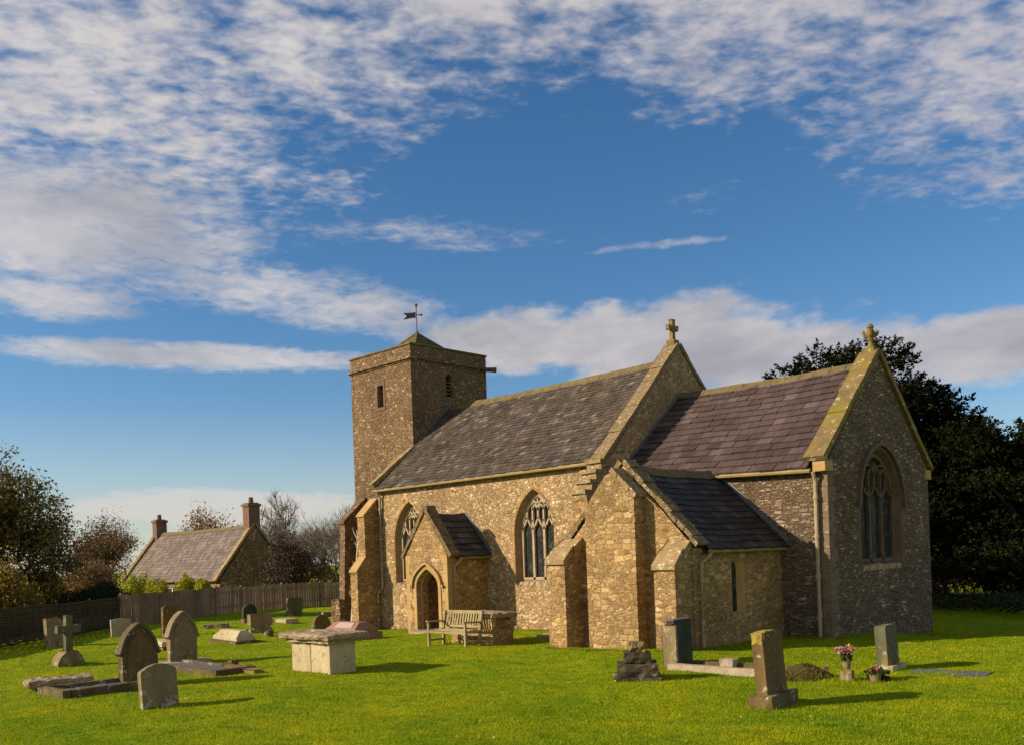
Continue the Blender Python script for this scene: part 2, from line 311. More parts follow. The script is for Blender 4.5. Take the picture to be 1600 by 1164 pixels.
m_litter = leaf_mat('fallen_leaves', [(0, (.30, .14, .02)), (1, (.55, .36, .05))])
m_drygrass = leaf_mat('dry_grass', [(0, (.05, .045, .010)), (.7, (.15, .12, .02)), (1, (.28, .21, .035))])
def grass_mat():
    m, nt, b = new_mat('grass_blades')
    r = node(nt, 'ShaderNodeNewGeometry').outputs['Random Per Island']; o = ocoord(nt)
    col = RAMP(nt, r, [(0, (.15, .22, .003)), (.5, (.25, .32, .004)), (.93, (.33, .38, .006)), (1, (.38, .33, .02))])
    big = NOISE(nt, o, .45, 5, .6)
    col = MIX(nt, 1.0, col, RAMP(nt, big, [(.3, (.62, .82, .8)), (.5, (1, 1, 1)), (.68, (1.42, 1.18, .9))]), 'MULTIPLY')
    md = NOISE(nt, o, 2.2, 5, .65)
    col = MIX(nt, 1.0, col, RAMP(nt, md, [(.30, (.50, .62, .6)), (.48, (1, 1, 1)), (.70, (1.45, 1.22, .9))]), 'MULTIPLY')
    setc(nt, b, col); b.inputs['Roughness'].default_value = .55; b.inputs['Specular IOR Level'].default_value = .15
    t = node(nt, 'ShaderNodeBsdfTranslucent', {0: col}); mx = node(nt, 'ShaderNodeMixShader', {0: .42, 1: b.outputs[0], 2: t.outputs[0]})
    out = [n for n in nt.nodes if n.type == 'OUTPUT_MATERIAL'][0]; nt.links.new(mx.outputs[0], out.inputs[0])
    return m
m_blades = grass_mat()
def turf_mat():
    m, nt, b = new_mat('turf'); o = ocoord(nt)
    big = NOISE(nt, o, .45, 5, .6); mid = NOISE(nt, o, 3.0, 6, .65); fine = NOISE(nt, VM(nt, 'MULTIPLY', o, (1, 1, .3)), 30, 5, .7)
    col = RAMP(nt, mid, [(.3, (.125, .185, .003)), (.5, (.215, .275, .004)), (.7, (.30, .34, .006))])
    col = MIX(nt, .8, col, RAMP(nt, fine, [(.28, (.45, .5, .5)), (.5, (1, 1, 1)), (.72, (1.6, 1.5, 1.4))]), 'MULTIPLY')
    col = MIX(nt, 1.0, col, RAMP(nt, big, [(.3, (.72, .88, .8)), (.5, (1, 1, 1)), (.7, (1.25, 1.1, .9))]), 'MULTIPLY')
    setc(nt, b, col, M(nt, 'ADD', M(nt, 'MULTIPLY', mid, 2.0), fine), .9, .05); b.inputs['Specular IOR Level'].default_value = .05
    return m
m_turf = turf_mat()

# ---------------------------------------------------------------- terrain height
CTL = np.array([(0,0,0),(0,6.4,-.43),(-1.3,-4,.10),(-4.5,-4.6,.02),(-11.6,-2.3,.03),(-13.7,-2.4,-.08),(-17.4,-.7,-.28),(3,12,-.5),(-21,0,-.2),
    (3.7,-9.5,0),(.4,-8.5,0),(-6,-10.8,0),(-8.2,-13.8,0),(-13.8,-13.2,0),(-21,-11,0),(-24,-2.4,0),(-26,1,0),(-16,-7,0),(4,-5,0),(-8,-5.5,0),(10,-20,.1),(12,-5,-.1),(10,10,-.5)])
def tz(x, y):
    x = np.asarray(x, float); y = np.asarray(y, float)
    num = np.zeros_like(x); den = np.full_like(x, 1/60.0**2*3)
    for cx_, cy_, cz_ in CTL:
        w = 1/((x-cx_)**2+(y-cy_)**2+1.2); num += w*cz_; den += w
    z = num/den
    z = z + .030*np.sin(x*1.1+.6*np.sin(y*.7))*np.sin(y*1.3+.8*np.sin(x*.5)) + .016*np.sin(x*2.9+1.3*np.sin(y*1.9))*np.sin(y*2.6+np.sin(x*2.1))
    far = np.clip((-(x*.80-y*.60)-31)/14, 0, 1)                       # the ground falls away behind the boundary fence
    z = z - 1.3*far*far*(3-2*far)
    return z
def gz(x, y): return float(tz(np.array([x]), np.array([y]))[0])

# ---------------------------------------------------------------- mesh helpers
class MB:
    def __init__(s): s.v = []; s.f = []
    def add(s, vs, fs):
        o = len(s.v); s.v += [tuple(map(float, p)) for p in vs]; s.f += [tuple(i+o for i in f) for f in fs]; return s
    def box(s, a, b, rot=None, c=None):
        (x0,y0,z0),(x1,y1,z1) = a, b
        vs = [Vector(p) for p in ((x0,y0,z0),(x1,y0,z0),(x1,y1,z0),(x0,y1,z0),(x0,y0,z1),(x1,y0,z1),(x1,y1,z1),(x0,y1,z1))]
        if rot is not None:
            c = Vector(c) if c else (Vector(a)+Vector(b))/2
            vs = [rot @ (p-c)+c for p in vs]
        return s.add(vs, [(0,3,2,1),(4,5,6,7),(0,1,5,4),(1,2,6,5),(2,3,7,6),(3,0,4,7)])
    def prism(s, pts, vec):
        """closed 3D polygon pts extruded along vec"""
        n = len(pts); pts = [Vector(p) for p in pts]; vec = Vector(vec)
        tri = tessellate_polygon([pts])
        vs = pts+[p+vec for p in pts]
        fs = [tuple(t) for t in tri]+[tuple(i+n for i in reversed(t)) for t in tri]+[(i, (i+1) % n, (i+1) % n+n, i+n) for i in range(n)]
        return s.add(vs, fs)
    def tube(s, pts, r, k=8, cap=True):
        pts = [Vector(p) for p in pts]; rs = r if isinstance(r, (list, tuple)) else [r]*len(pts)
        rings = []; up = Vector((0, 0, 1))
        for i, p in enumerate(pts):
            t = (pts[min(i+1, len(pts)-1)]-pts[max(i-1, 0)]).normalized()
            a = t.cross(up)
            if a.length < .05: a = t.cross(Vector((1, 0, 0)))
            a.normalize(); b = t.cross(a)
            rings.append([p+(a*math.cos(2*math.pi*j/k)+b*math.sin(2*math.pi*j/k))*rs[i] for j in range(k)])
        vs = [q for rg in rings for q in rg]; fs = []
        for i in range(len(pts)-1):
            for j in range(k):
                fs.append((i*k+j, i*k+(j+1) % k, (i+1)*k+(j+1) % k, (i+1)*k+j))
        if cap: fs += [tuple(range(k-1, -1, -1)), tuple((len(pts)-1)*k+j for j in range(k))]
        return s.add(vs, fs)
    def sweep(s, pts, side, w, dvec):
        """flat bar following pts (in a plane); side(i) gives the in-plane normal, dvec the depth"""
        n = len(pts); vs = []; dv = Vector(dvec)
        for i, p in enumerate(pts):
            p = Vector(p); q = Vector(side[i])*w/2
            vs += [p-q, p+q, p+q+dv, p-q+dv]
        fs = [(0,1,2,3), tuple(4*(n-1)+j for j in (3,2,1,0))]
        for i in range(n-1):
            for j in range(4): fs.append((4*i+j, 4*i+(j+1) % 4, 4*i+4+(j+1) % 4, 4*i+4+j))
        return s.add(vs, fs)
    def lathe(s, prof, k=16, c=(0,0,0)):
        vs = []; c = Vector(c)
        for (r, z) in prof:
            for j in range(k): vs.append(c+Vector((r*math.cos(2*math.pi*j/k), r*math.sin(2*math.pi*j/k), z)))
        fs = [(i*k+j, i*k+(j+1) % k, (i+1)*k+(j+1) % k, (i+1)*k+j) for i in range(len(prof)-1) for j in range(k)]
        fs += [tuple(range(k-1, -1, -1)), tuple((len(prof)-1)*k+j for j in range(k))]
        return s.add(vs, fs)
    def rough(s, a, b, n=(8, 6, 2), amp=.02, seed=0, tilt=None):
        """box with subdivided, weathered (jittered) surface"""
        r = random.Random(seed); (x0,y0,z0),(x1,y1,z1) = a, b; idx = {}; vs = []; fs = []
        def vid(i, j, k):
            if (i, j, k) not in idx:
                idx[(i, j, k)] = len(vs)
                p = Vector((x0+(x1-x0)*i/n[0], y0+(y1-y0)*j/n[1], z0+(z1-z0)*k/n[2]))
                e = (i in (0, n[0]))+(j in (0, n[1]))+(k in (0, n[2]))
                c = (Vector(a)+Vector(b))/2
                p += Vector((r.uniform(-1, 1), r.uniform(-1, 1), r.uniform(-1, 1)))*amp
                if e >= 2: p += (c-p).normalized()*amp*1.2
                vs.append(p)
            return idx[(i, j, k)]
        def quadface(ax, val):
            o = [q for q in range(3) if q != ax]
            for u in range(n[o[0]]):
                for w in range(n[o[1]]):
                    q = []
                    for du, dw in ((0,0),(1,0),(1,1),(0,1)):
                        t = [0,0,0]; t[ax] = val; t[o[0]] = u+du; t[o[1]] = w+dw; q.append(vid(*t))
                    flip = (val == 0) != (ax == 1)
                    fs.append(tuple(reversed(q)) if flip else tuple(q))
        for ax in range(3): quadface(ax, 0); quadface(ax, n[ax])
        return s.add(vs, fs)
    def build(s, name, mat, parent=None, smooth=False, bevel=0.0):
        me = bpy.data.meshes.new(name); me.from_pydata(s.v, [], s.f); me.update()
        if mat: me.materials.append(mat)
        if smooth: me.shade_smooth()
        o = bpy.data.objects.new(name, me); COL.objects.link(o)
        if parent: o.parent = parent
        if bevel:
            bv = o.modifiers.new('bevel', 'BEVEL'); bv.width = bevel; bv.segments = 2; bv.limit_method = 'ANGLE'; bv.angle_limit = R(30)
        return o
def tag(o, label=None, cat=None, group=None, kind=None):
    for k, v in (('label', label), ('category', cat), ('group', group), ('kind', kind)):
        if v: o[k] = v
    return o
def thing(name, label, cat, loc=(0,0,0), rz=0, group=None, tilt=(0,0)):
    o = bpy.data.objects.new(name, None); COL.objects.link(o); o.empty_display_size = .3
    o.location = loc; o.rotation_euler = (R(tilt[0]), R(tilt[1]), R(rz))
    return tag(o, label, cat, group, 'thing')
def bigmesh(name, v, f, mat, parent=None):
    """v (n,3) array, f (m,k) array of polygons with k corners"""
    me = bpy.data.meshes.new(name); m, k = f.shape
    me.vertices.add(len(v)); me.vertices.foreach_set('co', np.ascontiguousarray(v, np.float32).ravel())
    me.loops.add(m*k); me.loops.foreach_set('vertex_index', np.ascontiguousarray(f, np.int32).ravel())
    me.polygons.add(m); me.polygons.foreach_set('loop_start', np.arange(0, m*k, k, dtype=np.int32))
    me.update(calc_edges=True); me.validate()
    me.materials.append(mat)
    o = bpy.data.objects.new(name, me); COL.objects.link(o)
    if parent: o.parent = parent
    return o

# pointed arch in (u, z): half width a at the spring, rise h
def arch(c, a, sill, spring, h, inset=0.0, n=14, low=None):
    Rr = (a*a+h*h)/(2*a); cx = a-Rr
    r2 = Rr-inset; a2 = a-inset; th = math.acos(max(-1, min(1, -cx/r2)))
    right = [(c+cx+r2*math.cos(th*i/n), spring+r2*math.sin(th*i/n)) for i in range(n+1)]
    left = [(2*c-u, z) for u, z in reversed(right[:-1])]
    lo = sill+inset if low is None else low
    return [(c-a2, lo), (c+a2, lo)]+right+left       # bottom left, bottom right, up the right side, down the left

def wall_face(mb, O, U, N, outline, holes, rev=None):
    """outline/holes in (u,z); holes: (front loop, back loop, depth) -> face with real openings and splayed reveals"""
    O, U, N = Vector(O), Vector(U), Vector(N); Z = Vector((0,0,1))
    P = lambda q: O+U*q[0]+Z*q[1]
    loops = [[P(q) for q in outline]]+[[P(q) for q in h[0]] for h in holes]
    flat = [p for l in loops for p in l]
    mb.add(flat, [tuple(t) for t in tessellate_polygon(loops)])
    for hi, (fl, bl, dep) in enumerate(holes):
        n = len(fl); vs = [P(q) for q in fl]+[P(q)-N*dep for q in bl]
        (rev[hi] if isinstance(rev, list) else rev or mb).add(vs, [(i, (i+1) % n, (i+1) % n+n, i+n) for i in range(n)])
def side_normals(pts):
    out = []
    for i in range(len(pts)):
        a = Vector(pts[max(i-1, 0)]); b = Vector(pts[min(i+1, len(pts)-1)]); t = (b-a).normalized(); out.append((-t[1], t[0]))
    return out
def bar(mb, O, U, N, pts2, w, depth):
    """bar of width w along (u,z) polyline, depth along -N"""
    O, U, N = Vector(O), Vector(U), Vector(N); Z = Vector((0,0,1))
    sn = side_normals(pts2)
    mb.sweep([O+U*p[0]+Z*p[1] for p in pts2], [U*q[0]+Z*q[1] for q in sn], w, -N*depth)
def frange(a, b, n): return [a+(b-a)*i/n for i in range(n+1)]

# ================================================================ GROUND
def make_ground():
    def axis(c0, c1, fine, far):
        a = list(np.arange(c0, c1+1e-6, fine)); st = fine; p = c1
        while p < far: st *= 1.22; p += st; a.append(p)
        st = fine; p = c0
        while p > -far: st *= 1.22; p -= st; a.insert(0, p)
        return np.array(a)
    ax = axis(-27, 15, .2, 900); ay = axis(-23, 8, .2, 900)
    X, Y = np.meshgrid(ax, ay, indexing='ij'); Zz = tz(X, Y)
    rr = np.hypot(X, Y); Zz = np.where(rr > 150, Zz+0*rr, Zz)
    v = np.stack([X, Y, Zz], -1).reshape(-1, 3); nx, ny = len(ax), len(ay)
    i = np.arange((nx-1)*(ny-1)); a = (i//(ny-1))*ny+i % (ny-1)
    f = np.stack([a, a+ny, a+ny+1, a+1], 1)
    o = bigmesh('ground', v, f, m_turf); o.data.shade_smooth(); tag(o, kind='structure')
make_ground()
FOOT = [(-6.5,0,0,6.4), (-17.4,-.65,-6.5,7.0), (-5.1,-4.05,-1.3,0), (-13.65,-2.35,-11.6,-.6), (-21.3,1.2,-17.3,5.2)]
STONES = []
def make_grass():
    fw = np.array([-math.sin(R(YAW)), math.cos(R(YAW))]); rt = np.array([math.cos(R(YAW)), math.sin(R(YAW))])
    n = 420000
    u = rng.random(n); D = 1/(1/9.5-u*(1/9.5-1/52.0))                # even in the picture's depth, thinner with distance
    L = (rng.random(n)-.5)*1.25*D
    p = CAM[:2]+fw*D[:, None]+rt*L[:, None]
    keep = np.ones(n, bool)
    for x0, y0, x1, y1 in FOOT: keep &= ~((p[:, 0] > x0) & (p[:, 0] < x1) & (p[:, 1] > y0) & (p[:, 1] < y1))
    p = p[keep]; D = D[keep]; n = len(p)
    tuft = .5+.5*np.sin(p[:, 0]*3.1+np.sin(p[:, 1]*2.3)*2)*np.sin(p[:, 1]*2.7+np.sin(p[:, 0]*1.7)*2)
    h = (.014+.020*rng.random(n)+.016*tuft*rng.random(n)); w = (.0045+.004*rng.random(n))*np.maximum(1, D/12)
    z = tz(p[:, 0], p[:, 1])-.006
    th = rng.random(n)*2*np.pi; lean = rng.random(n)*.9; la = rng.random(n)*2*np.pi
    base = np.stack([p[:, 0], p[:, 1], z], 1)
    s = np.stack([np.cos(th)*w, np.sin(th)*w, np.zeros(n)], 1)
    tip = base+np.stack([np.cos(la)*h*lean, np.sin(la)*h*lean, h], 1)
    # uncut longer blades round the stones and along the foot of the walls
    pts = []
    for x, y in STONES: pts.append(np.array([x, y])+rng.normal(size=(420, 2))*np.array([.38, .42]))
    for (x0, y0), (x1, y1) in (((XW, YS-.08), (PX0, YS-.08)), ((PX1, YS-.1), (VX0, YS-.1)), ((VX0-.1, VY-.75), (VX1, VY-.75)), ((VX1+.08, VY), (VX1+.08, 0)), ((VX1, -.08), (.1, -.08)), ((.08, 0), (.08, 6.4)), ((PX0, PY-.06), (PX1, PY-.06)), ((PX1+.06, PY), (PX1+.06, YS))):
        k = int(900*math.hypot(x1-x0, y1-y0)); t = rng.random(k)[:, None]; pts.append(np.array([x0, y0])*(1-t)+np.array([x1, y1])*t+rng.normal(size=(k, 2))*.06)
    q = np.concatenate(pts); k = len(q); hb = .03+.065*rng.random(k)**1.5; a = rng.random(k)*2*np.pi; l2 = rng.random(k)*2*np.pi; ln = rng.random(k)*.7
    b2 = np.stack([q[:, 0], q[:, 1], tz(q[:, 0], q[:, 1])-.01], 1); s2 = np.stack([np.cos(a)*.006, np.sin(a)*.006, 0*a], 1); t2 = b2+np.stack([np.cos(l2)*hb*ln, np.sin(l2)*hb*ln, hb], 1)
    base = np.concatenate([base, b2]); s = np.concatenate([s, s2]); tip = np.concatenate([tip, t2]); n += k
    v = np.stack([base-s, base+s, tip], 1).reshape(-1, 3); f = np.arange(n*3).reshape(-1, 3)
    tag(bigmesh('grass', v, f, m_blades), 'short mown green grass covering the churchyard lawn', 'grass', kind='stuff')

def leaves(cent, size, aspect=.5, up=0.0, droop=None, fold=False):
    """leaf-sized quads at the given centres, random orientation"""
    n = len(cent); sz = size*(.6+.8*rng.random(n))
    d = rng.normal(size=(n, 3)); d[:, 2] *= (1-up); d /= np.linalg.norm(d, axis=1)[:, None]+1e-9
    if droop is not None: d = d*.6+droop; d /= np.linalg.norm(d, axis=1)[:, None]+1e-9
    e = np.cross(d, rng.normal(size=(n, 3))); e /= np.linalg.norm(e, axis=1)[:, None]+1e-9
    a = d*sz[:, None]*.5; b = e*sz[:, None]*.5*aspect
    v = np.stack([cent-a, cent+b, cent+a, cent-b], 1).reshape(-1, 3)
    return v, np.arange(n*4).reshape(-1, 4)

# ================================================================ CHURCH
church = thing('church', 'old stone parish church with square west tower and slate roofs', 'church')
YS = -.61; XE = -6.38; XW = -17.35; YN = 3.2; YNN = 7.01
EX, EY = Vector((1,0,0)), Vector((0,1,0)); SX, SY = Vector((-1,0,0)), Vector((0,-1,0))

def make_window(c, O, U, N, a, sill, spring, h, depth, splay, lights, mat_stone, name='window', hood=False):
    """traceried window set at the back of the splayed opening"""
    root = MB(); af = a-splay
    # frame ring just inside the opening
    inner = arch(c, a, sill, spring, h, splay)
    Ob = Vector(O)-Vector(N)*(depth-.14)
    ring = inner[1:]+[inner[0]]
    bar(root, Ob, U, N, ring+[ring[0]], .10, .16)
    lw = 2*af/lights; mw = .085; zs = spring+.22
    zi = lambda u: spring+math.sqrt(max(0, ((a*a+h*h)/(2*a)-splay)**2-(abs(u-c)-(a-(a*a+h*h)/(2*a)))**2))
    for i in range(1, lights):
        u = c-af+lw*i; bar(root, Ob, U, N, [(u, sill+splay*.5), (u, zs+.2)], mw, .14)
    for i in range(lights):                                            # cusped light heads
        u0 = c-af+lw*(i+.5); hw = lw/2-.02
        top = zs+.26
        hd = [(u0-hw, zs-.10), (u0-hw*.72, zs+.06), (u0-hw*.62, zs+.02), (u0-hw*.25, zs+.17), (u0, top), (u0+hw*.25, zs+.17), (u0+hw*.62, zs+.02), (u0+hw*.72, zs+.06), (u0+hw, zs-.10)]
        bar(root, Ob, U, N, hd, .055, .12)
        if top < zi(u0)-.1:
            bar(root, Ob, U, N, [(u0, top-.03), (u0, min(zi(u0)-.03, top+.62))], .05, .11)
    for i in range(1, lights):                                         # upper mullions forking into the arch
        u = c-af+lw*i; zt = zs+.62
        bar(root, Ob, U, N, [(u, zs+.15), (u, min(zt, zi(u)))], .06, .12)
    for i in range(2*lights-1):                                        # small pointed heads above
        u0 = c-af+lw*(i+1)/2; hw = lw/4; zt = zs+.50+.22
        if abs(u0-c) < af*.62 and zt < zi(u0):
            u0 += lw/4*(0 if lights % 2 == 0 else 1)
            if u0+hw > c+af*.75: continue
            bar(root, Ob, U, N, [(u0-hw, zt-.2), (u0-hw*.5, zt-.06), (u0, zt), (u0+hw*.5, zt-.06), (u0+hw, zt-.2)], .045, .11)
    apex = zi(c)
    bar(root, Ob, U, N, [(c-af*.48, zi(c-af*.48)-.05), (c-af*.2, zs+.80), (c, zs+.70), (c+af*.2, zs+.80), (c+af*.48, zi(c+af*.48)-.05)], .055, .12)
    bar(root, Ob, U, N, [(c-af*.22, apex-.28), (c, apex-.48), (c+af*.22, apex-.28)], .045, .11)
    w = root.build(name, mat_stone, church)
    g = MB(); Og = Vector(O)-Vector(N)*(depth-.06)
    P = lambda q: Og+Vector(U)*q[0]+Vector((0,0,1))*q[1]
    pl = [P(q) for q in arch(c, a, sill, spring, h, splay-.03)]
    g.add(pl, [tuple(t) for t in tessellate_polygon([pl])])
    g.build('glass', m_glass, w)
    # rough pale sill blocks
    sb = MB(); k = 6
    for i in range(k):
        u0 = c-a+.05+(2*a-.1)*i/k; p = Vector(O)+Vector(U)*u0-Vector(N)*(depth-.12); q = Vector(O)+Vector(U)*(u0+(2*a-.1)/k-.015)+Vector(N)*.03
        lo = (min(p.x, q.x), min(p.y, q.y), sill-.12); hi = (max(p.x, q.x), max(p.y, q.y), sill+.03+.04*random.random())
        sb.rough(lo, hi, (3, 3, 2), .018, i+int(abs(c)*10))
    sb.build('sill', m_dress, w)
    if hood:
        hm = MB(); hp = arch(c, a, sill, spring, h, -.14)[2:]
        zz = [(c+a+.14+.14, spring-.06), (c+a+.14, spring-.06)]+hp+[(c-a-.14, spring-.06), (c-a-.28, spring-.06)]
        bar(hm, Vector(O)+Vector(N)*.11, U, N, zz, .10, .14); hm.build('hood_mould', m_purple, w)
    return w
def arch_trim(O, U, N, c, a, sill, spring, h, w, mat, parent, name='window_surround', proud=.025):
    t = MB(); p = arch(c, a, sill, spring, h, -w/2); p = p[1:]+[p[0]]
    bar(t, Vector(O)+Vector(N)*proud, U, N, p, w, proud+.02); return t.build(name, mat, parent)

# ---- nave
m_trac = plain_stone('pale_tracery_stone', (.28, .205, .125), (.42, .33, .215), None, 4)
m_reveal = plain_stone('brown_reveal_stone', (.20, .125, .058), (.32, .21, .105), None, 3)
def nave():
    A, SIL, SPR, H = .86, 1.44, 3.02, 1.38
    cs = (-9.42, -15.55); hs = []
    for c in cs: hs.append((arch(c, A, SIL, SPR, H), arch(c, A, SIL, SPR, H, .15), .34))
    mb = MB(); rv = MB(); rvs = [MB(), MB()]
    wall_face(mb, (0, YS, 0), EX, SY, [(XW, -.9), (XE, -.9), (XE, 4.98), (XW, 4.98)], hs, rvs)
    # east gable (shows above the chancel and vestry) and north wall, west gable
    mb.prism([(XE-.012, YS+.004, -.9), (XE-.012, YNN, -.9), (XE-.012, YNN, 5.0), (XE-.012, YN, 8.82), (XE-.012, YS+.004, 5.0)], (-.45, 0, 0))
    mb.box((XW+.4, YNN-.5, -.9), (XE-.48, YNN, 4.98))
    mb.prism([(XW, YS+.004, -.9), (XW, YNN, -.9), (XW, YNN, 4.95), (XW, YN, 8.34), (XW, YS+.004, 4.95)], (.38, 0, 0))
    nw = mb.build('nave_wall', m_nave, church)
    # rough battered footing
    i = 0
    for xa, xb in ((XW+.2, -13.8), (-11.45, XE-.3)):
        ft = MB(); x = xa
        while x < xb:
            w = random.uniform(.25, .6); h = random.uniform(.05, .22)
            ft.rough((x, YS-random.uniform(.06, .13), gz(x, YS)-.3), (x+w+.015, YS+.2, gz(x, YS)+h), (4, 3, 3), .025, i); x += w; i += 1
        ft.build('wall_footing', m_nave, church)
    for c, r_ in zip(cs, rvs):
        w = make_window(c, (0, YS, 0), EX, SY, A, SIL, SPR, H, .34, .15, 3, m_trac); r_.build('reveal', m_reveal, w)
        arch_trim((0, YS, 0), EX, SY, c, A, SIL, SPR, H, .09, m_vestry, church, proud=.006)
nave()

def roof(name, e0, e1, r0, r1, mat, sw=.32, rows=None, exposure=.24, n_other=None, seed=1, thick=.016, ridge=True, ridge_mat=None, sag=.05):
    """a slated slope between eave corners e0,e1 and ridge corners r0,r1 (each slate a thin lapped slab); n_other = mirrored far slope"""
    rd = random.Random(seed); mb = MB(); ph = rd.uniform(0, 6)
    dip = lambda a, t: Vector((0, 0, -sag*(.45+.55*t)*math.sin(math.pi*a)+sag*.22*math.sin(a*11+ph)*math.sin(math.pi*a)))
    def slope(e0, e1, r0, r1):
        e0, e1, r0, r1 = map(Vector, (e0, e1, r0, r1))
        N = (e1-e0).cross(r0-e0).normalized()
        if N.z < 0: N = -N
        k_ = N*(.02+sag*1.3); mb.add([e0-N*.16, e1-N*.16, r1-N*.16, r0-N*.16, e0-k_, e1-k_, r1-k_, r0-k_], [(0,3,2,1),(4,5,6,7),(0,1,5,4),(1,2,6,5),(2,3,7,6),(3,0,4,7)])
        Ls = (r0-e0).length; nr = max(2, round(Ls/exposure)); Lw = (e1-e0).length; nc = max(2, round(Lw/sw))
        pt = lambda s, t: e0.lerp(e1, s).lerp(r0.lerp(r1, s), t)+dip(s, t)
        for j in range(nr):
            off = .5 if j % 2 else 0.0; xs = [0.0]
            k = off-.0
            while True:
                k += rd.uniform(.8, 1.2); 
                if k/nc >= 1-.3/nc: break
                if k/nc > 0.3/nc: xs.append(k/nc)
            xs.append(1.0)
            for a, b in zip(xs[:-1], xs[1:]):
                t0 = j/nr-rd.uniform(-.01, .03)/nr*3; t1 = min(1.0, (j+1.35)/nr)
                if j == 0: t0 = -.03/Ls*rd.uniform(.5, 1.5)
                g = .006/Lw; lift = thick*rd.uniform(1.1, 2.3); l2 = rd.uniform(-.004, .006)
                q = [pt(a+g, t0), pt(b-g, t0+rd.uniform(-.008, .008)/nr*2), pt(b-g, t1), pt(a+g, t1)]
                top = [q[0]+N*(lift+thick), q[1]+N*(lift+thick+l2), q[2]+N*.010, q[3]+N*.010]
                bot = [q[0]+N*lift*.3, q[1]+N*lift*.3, q[2]-N*.004, q[3]-N*.004]
                mb.add(bot+top, [(4,5,6,7),(0,1,5,4),(1,2,6,5),(3,0,4,7)])
    slope(e0, e1, r0, r1)
    if n_other: slope(*n_other)
    o = mb.build(name, mat, church)
    if ridge:
        rm = MB(); r0, r1 = Vector(r0), Vector(r1); L = (r1-r0).length; n = max(2, round(L/.45)); d = (r1-r0).normalized()
        sd_ = Vector((0,0,1)).cross(d).normalized()
        for i in range(n):
            p = r0.lerp(r1, i/n)+dip(i/n, 1); q = r0.lerp(r1, (i+1)/n)-d*.012+dip((i+1)/n, 1); dz = Vector((0,0,rd.uniform(-.008, .010)))
            sec = [(-.19, -.13), (-.17, -.085), (0, .095), (.17, -.085), (.19, -.13), (0, .03)]
            rm.prism([p+sd_*u+Vector((0,0,w))+dz for u, w in sec], q-p)
        rm.build('ridge_tiles', ridge_mat or m_moss, o)
    return o
roof('nave_roof', (XW-.02, YS-.22, 4.96), (XE-.46, YS-.22, 5.0), (XW, YN, 8.34), (XE-.46, YN, 8.40), m_sl_nave, .24, exposure=.18, seed=3,
     n_other=((XW-.02, YNN+.22, 4.96), (XE-.46, YNN+.22, 5.0), (XW, YN, 8.34), (XE-.46, YN, 8.40)))
def gable_coping(name, pts, x0, x1, th, mat, axis='x', seg=.6, seed=0, jit=.012):
    """coping slabs along a gable polyline pts [(u,z)...] from kneeler to apex to kneeler"""
    rd = random.Random(seed); mb = MB()
    for (u0, z0), (u1, z1) in zip(pts[:-1], pts[1:]):
        L = math.hypot(u1-u0, z1-z0); n = max(1, round(L/seg)); nu, nz = -(z1-z0)/L, (u1-u0)/L
        if nz < 0: nu, nz = -nu, -nz
        for i in range(n):
            a, b = i/n, (i+1)/n-.012/L
            j = rd.uniform(-jit, jit); t = th+rd.uniform(-jit, jit)
            A0 = (u0+(u1-u0)*a, z0+(z1-z0)*a); B0 = (u0+(u1-u0)*b, z0+(z1-z0)*b)
            q = [A0, B0, (B0[0]+nu*t, B0[1]+nz*t), (A0[0]+nu*t, A0[1]+nz*t)]
            if axis == 'x': mb.prism([(x0-j, u, z) for u, z in q], (x1-x0+2*j, 0, 0))
            else: mb.prism([(u, x0-j, z) for u, z in q], (0, x1-x0+2*j, 0))
    return mb.build(name, mat, church, bevel=.012)
m_navecop = plain_stone('weathered_gable_coping', (.15, .10, .05), (.27, .185, .095), (.56, .47, .34), 6.0, (.16, .125, .02), .3, 1.0)
gable_coping('gable_coping', [(YS-.14, 4.97), (YN, 8.83), (YNN+.14, 4.97)], XE-.47, XE+.03, .11, m_navecop, seed=2, seg=.62, jit=.014)
gable_coping('gable_coping', [(YS-.20, 5.0), (1.19, 6.50)], XW-.16, XW+.12, .20, m_copwhite, seed=4, seg=.4)

# ---- chancel
m_chquoin = plain_stone('worn_corner_stone', (.12, .08, .052), (.22, .155, .10), (.32, .25, .175), 3, None, 0, .9)
def chancel():
    mb = MB(); rv = MB(); A, SIL, SPR, H = 1.28, 1.72, 3.40, 1.46; c = 3.06
    wall_face(mb, (0, 0, 0), EY, EX, [(0, -.9), (6.4, -.9), (6.4, 4.38), (YN, 7.36), (0, 4.38)],
              [(arch(c, A, SIL, SPR, H), arch(c, A, SIL, SPR, H, .15), .28)], rv)
    mb.prism([(-.45, .004, 3.9), (-.45, 6.396, 3.9), (-.45, 6.396, 4.38), (-.45, YN, 7.36), (-.45, .004, 4.38)], (.02, 0, 0))
    mb.add([(XE, 0, -.9), (0, 0, -.9), (0, 0, 4.24), (XE, 0, 4.42)], [(0,1,2,3)])
    mb.add([(XE, 6.4, -.9), (0, 6.4, -.9), (0, 6.4, 4.24), (XE, 6.4, 4.42)], [(3,2,1,0)])
    cw = mb.build('chancel_wall', m_chancel, church); rv.build('window_reveal', m_purple, cw)
    make_window(c, (0, 0, 0), EY, EX, A, SIL, SPR, H, .28, .15, 3, m_purple, hood=True)
    arch_trim((0, 0, 0), EY, EX, c, A, SIL, SPR, H, .18, m_purple, church, proud=.01)
    # corner pilaster strip and plinth stones
    p = MB(); z = -.6; i = 0
    while z < 4.2:
        h = random.uniform(.26, .42); w = .36 if i % 2 else .52
        p.box((-w*.7, -.012, z), (.012, w*.8, min(z+h, 4.14)-.006)); z += h; i += 1
    p.build('quoins', m_chquoin, church, bevel=.012)
chancel()
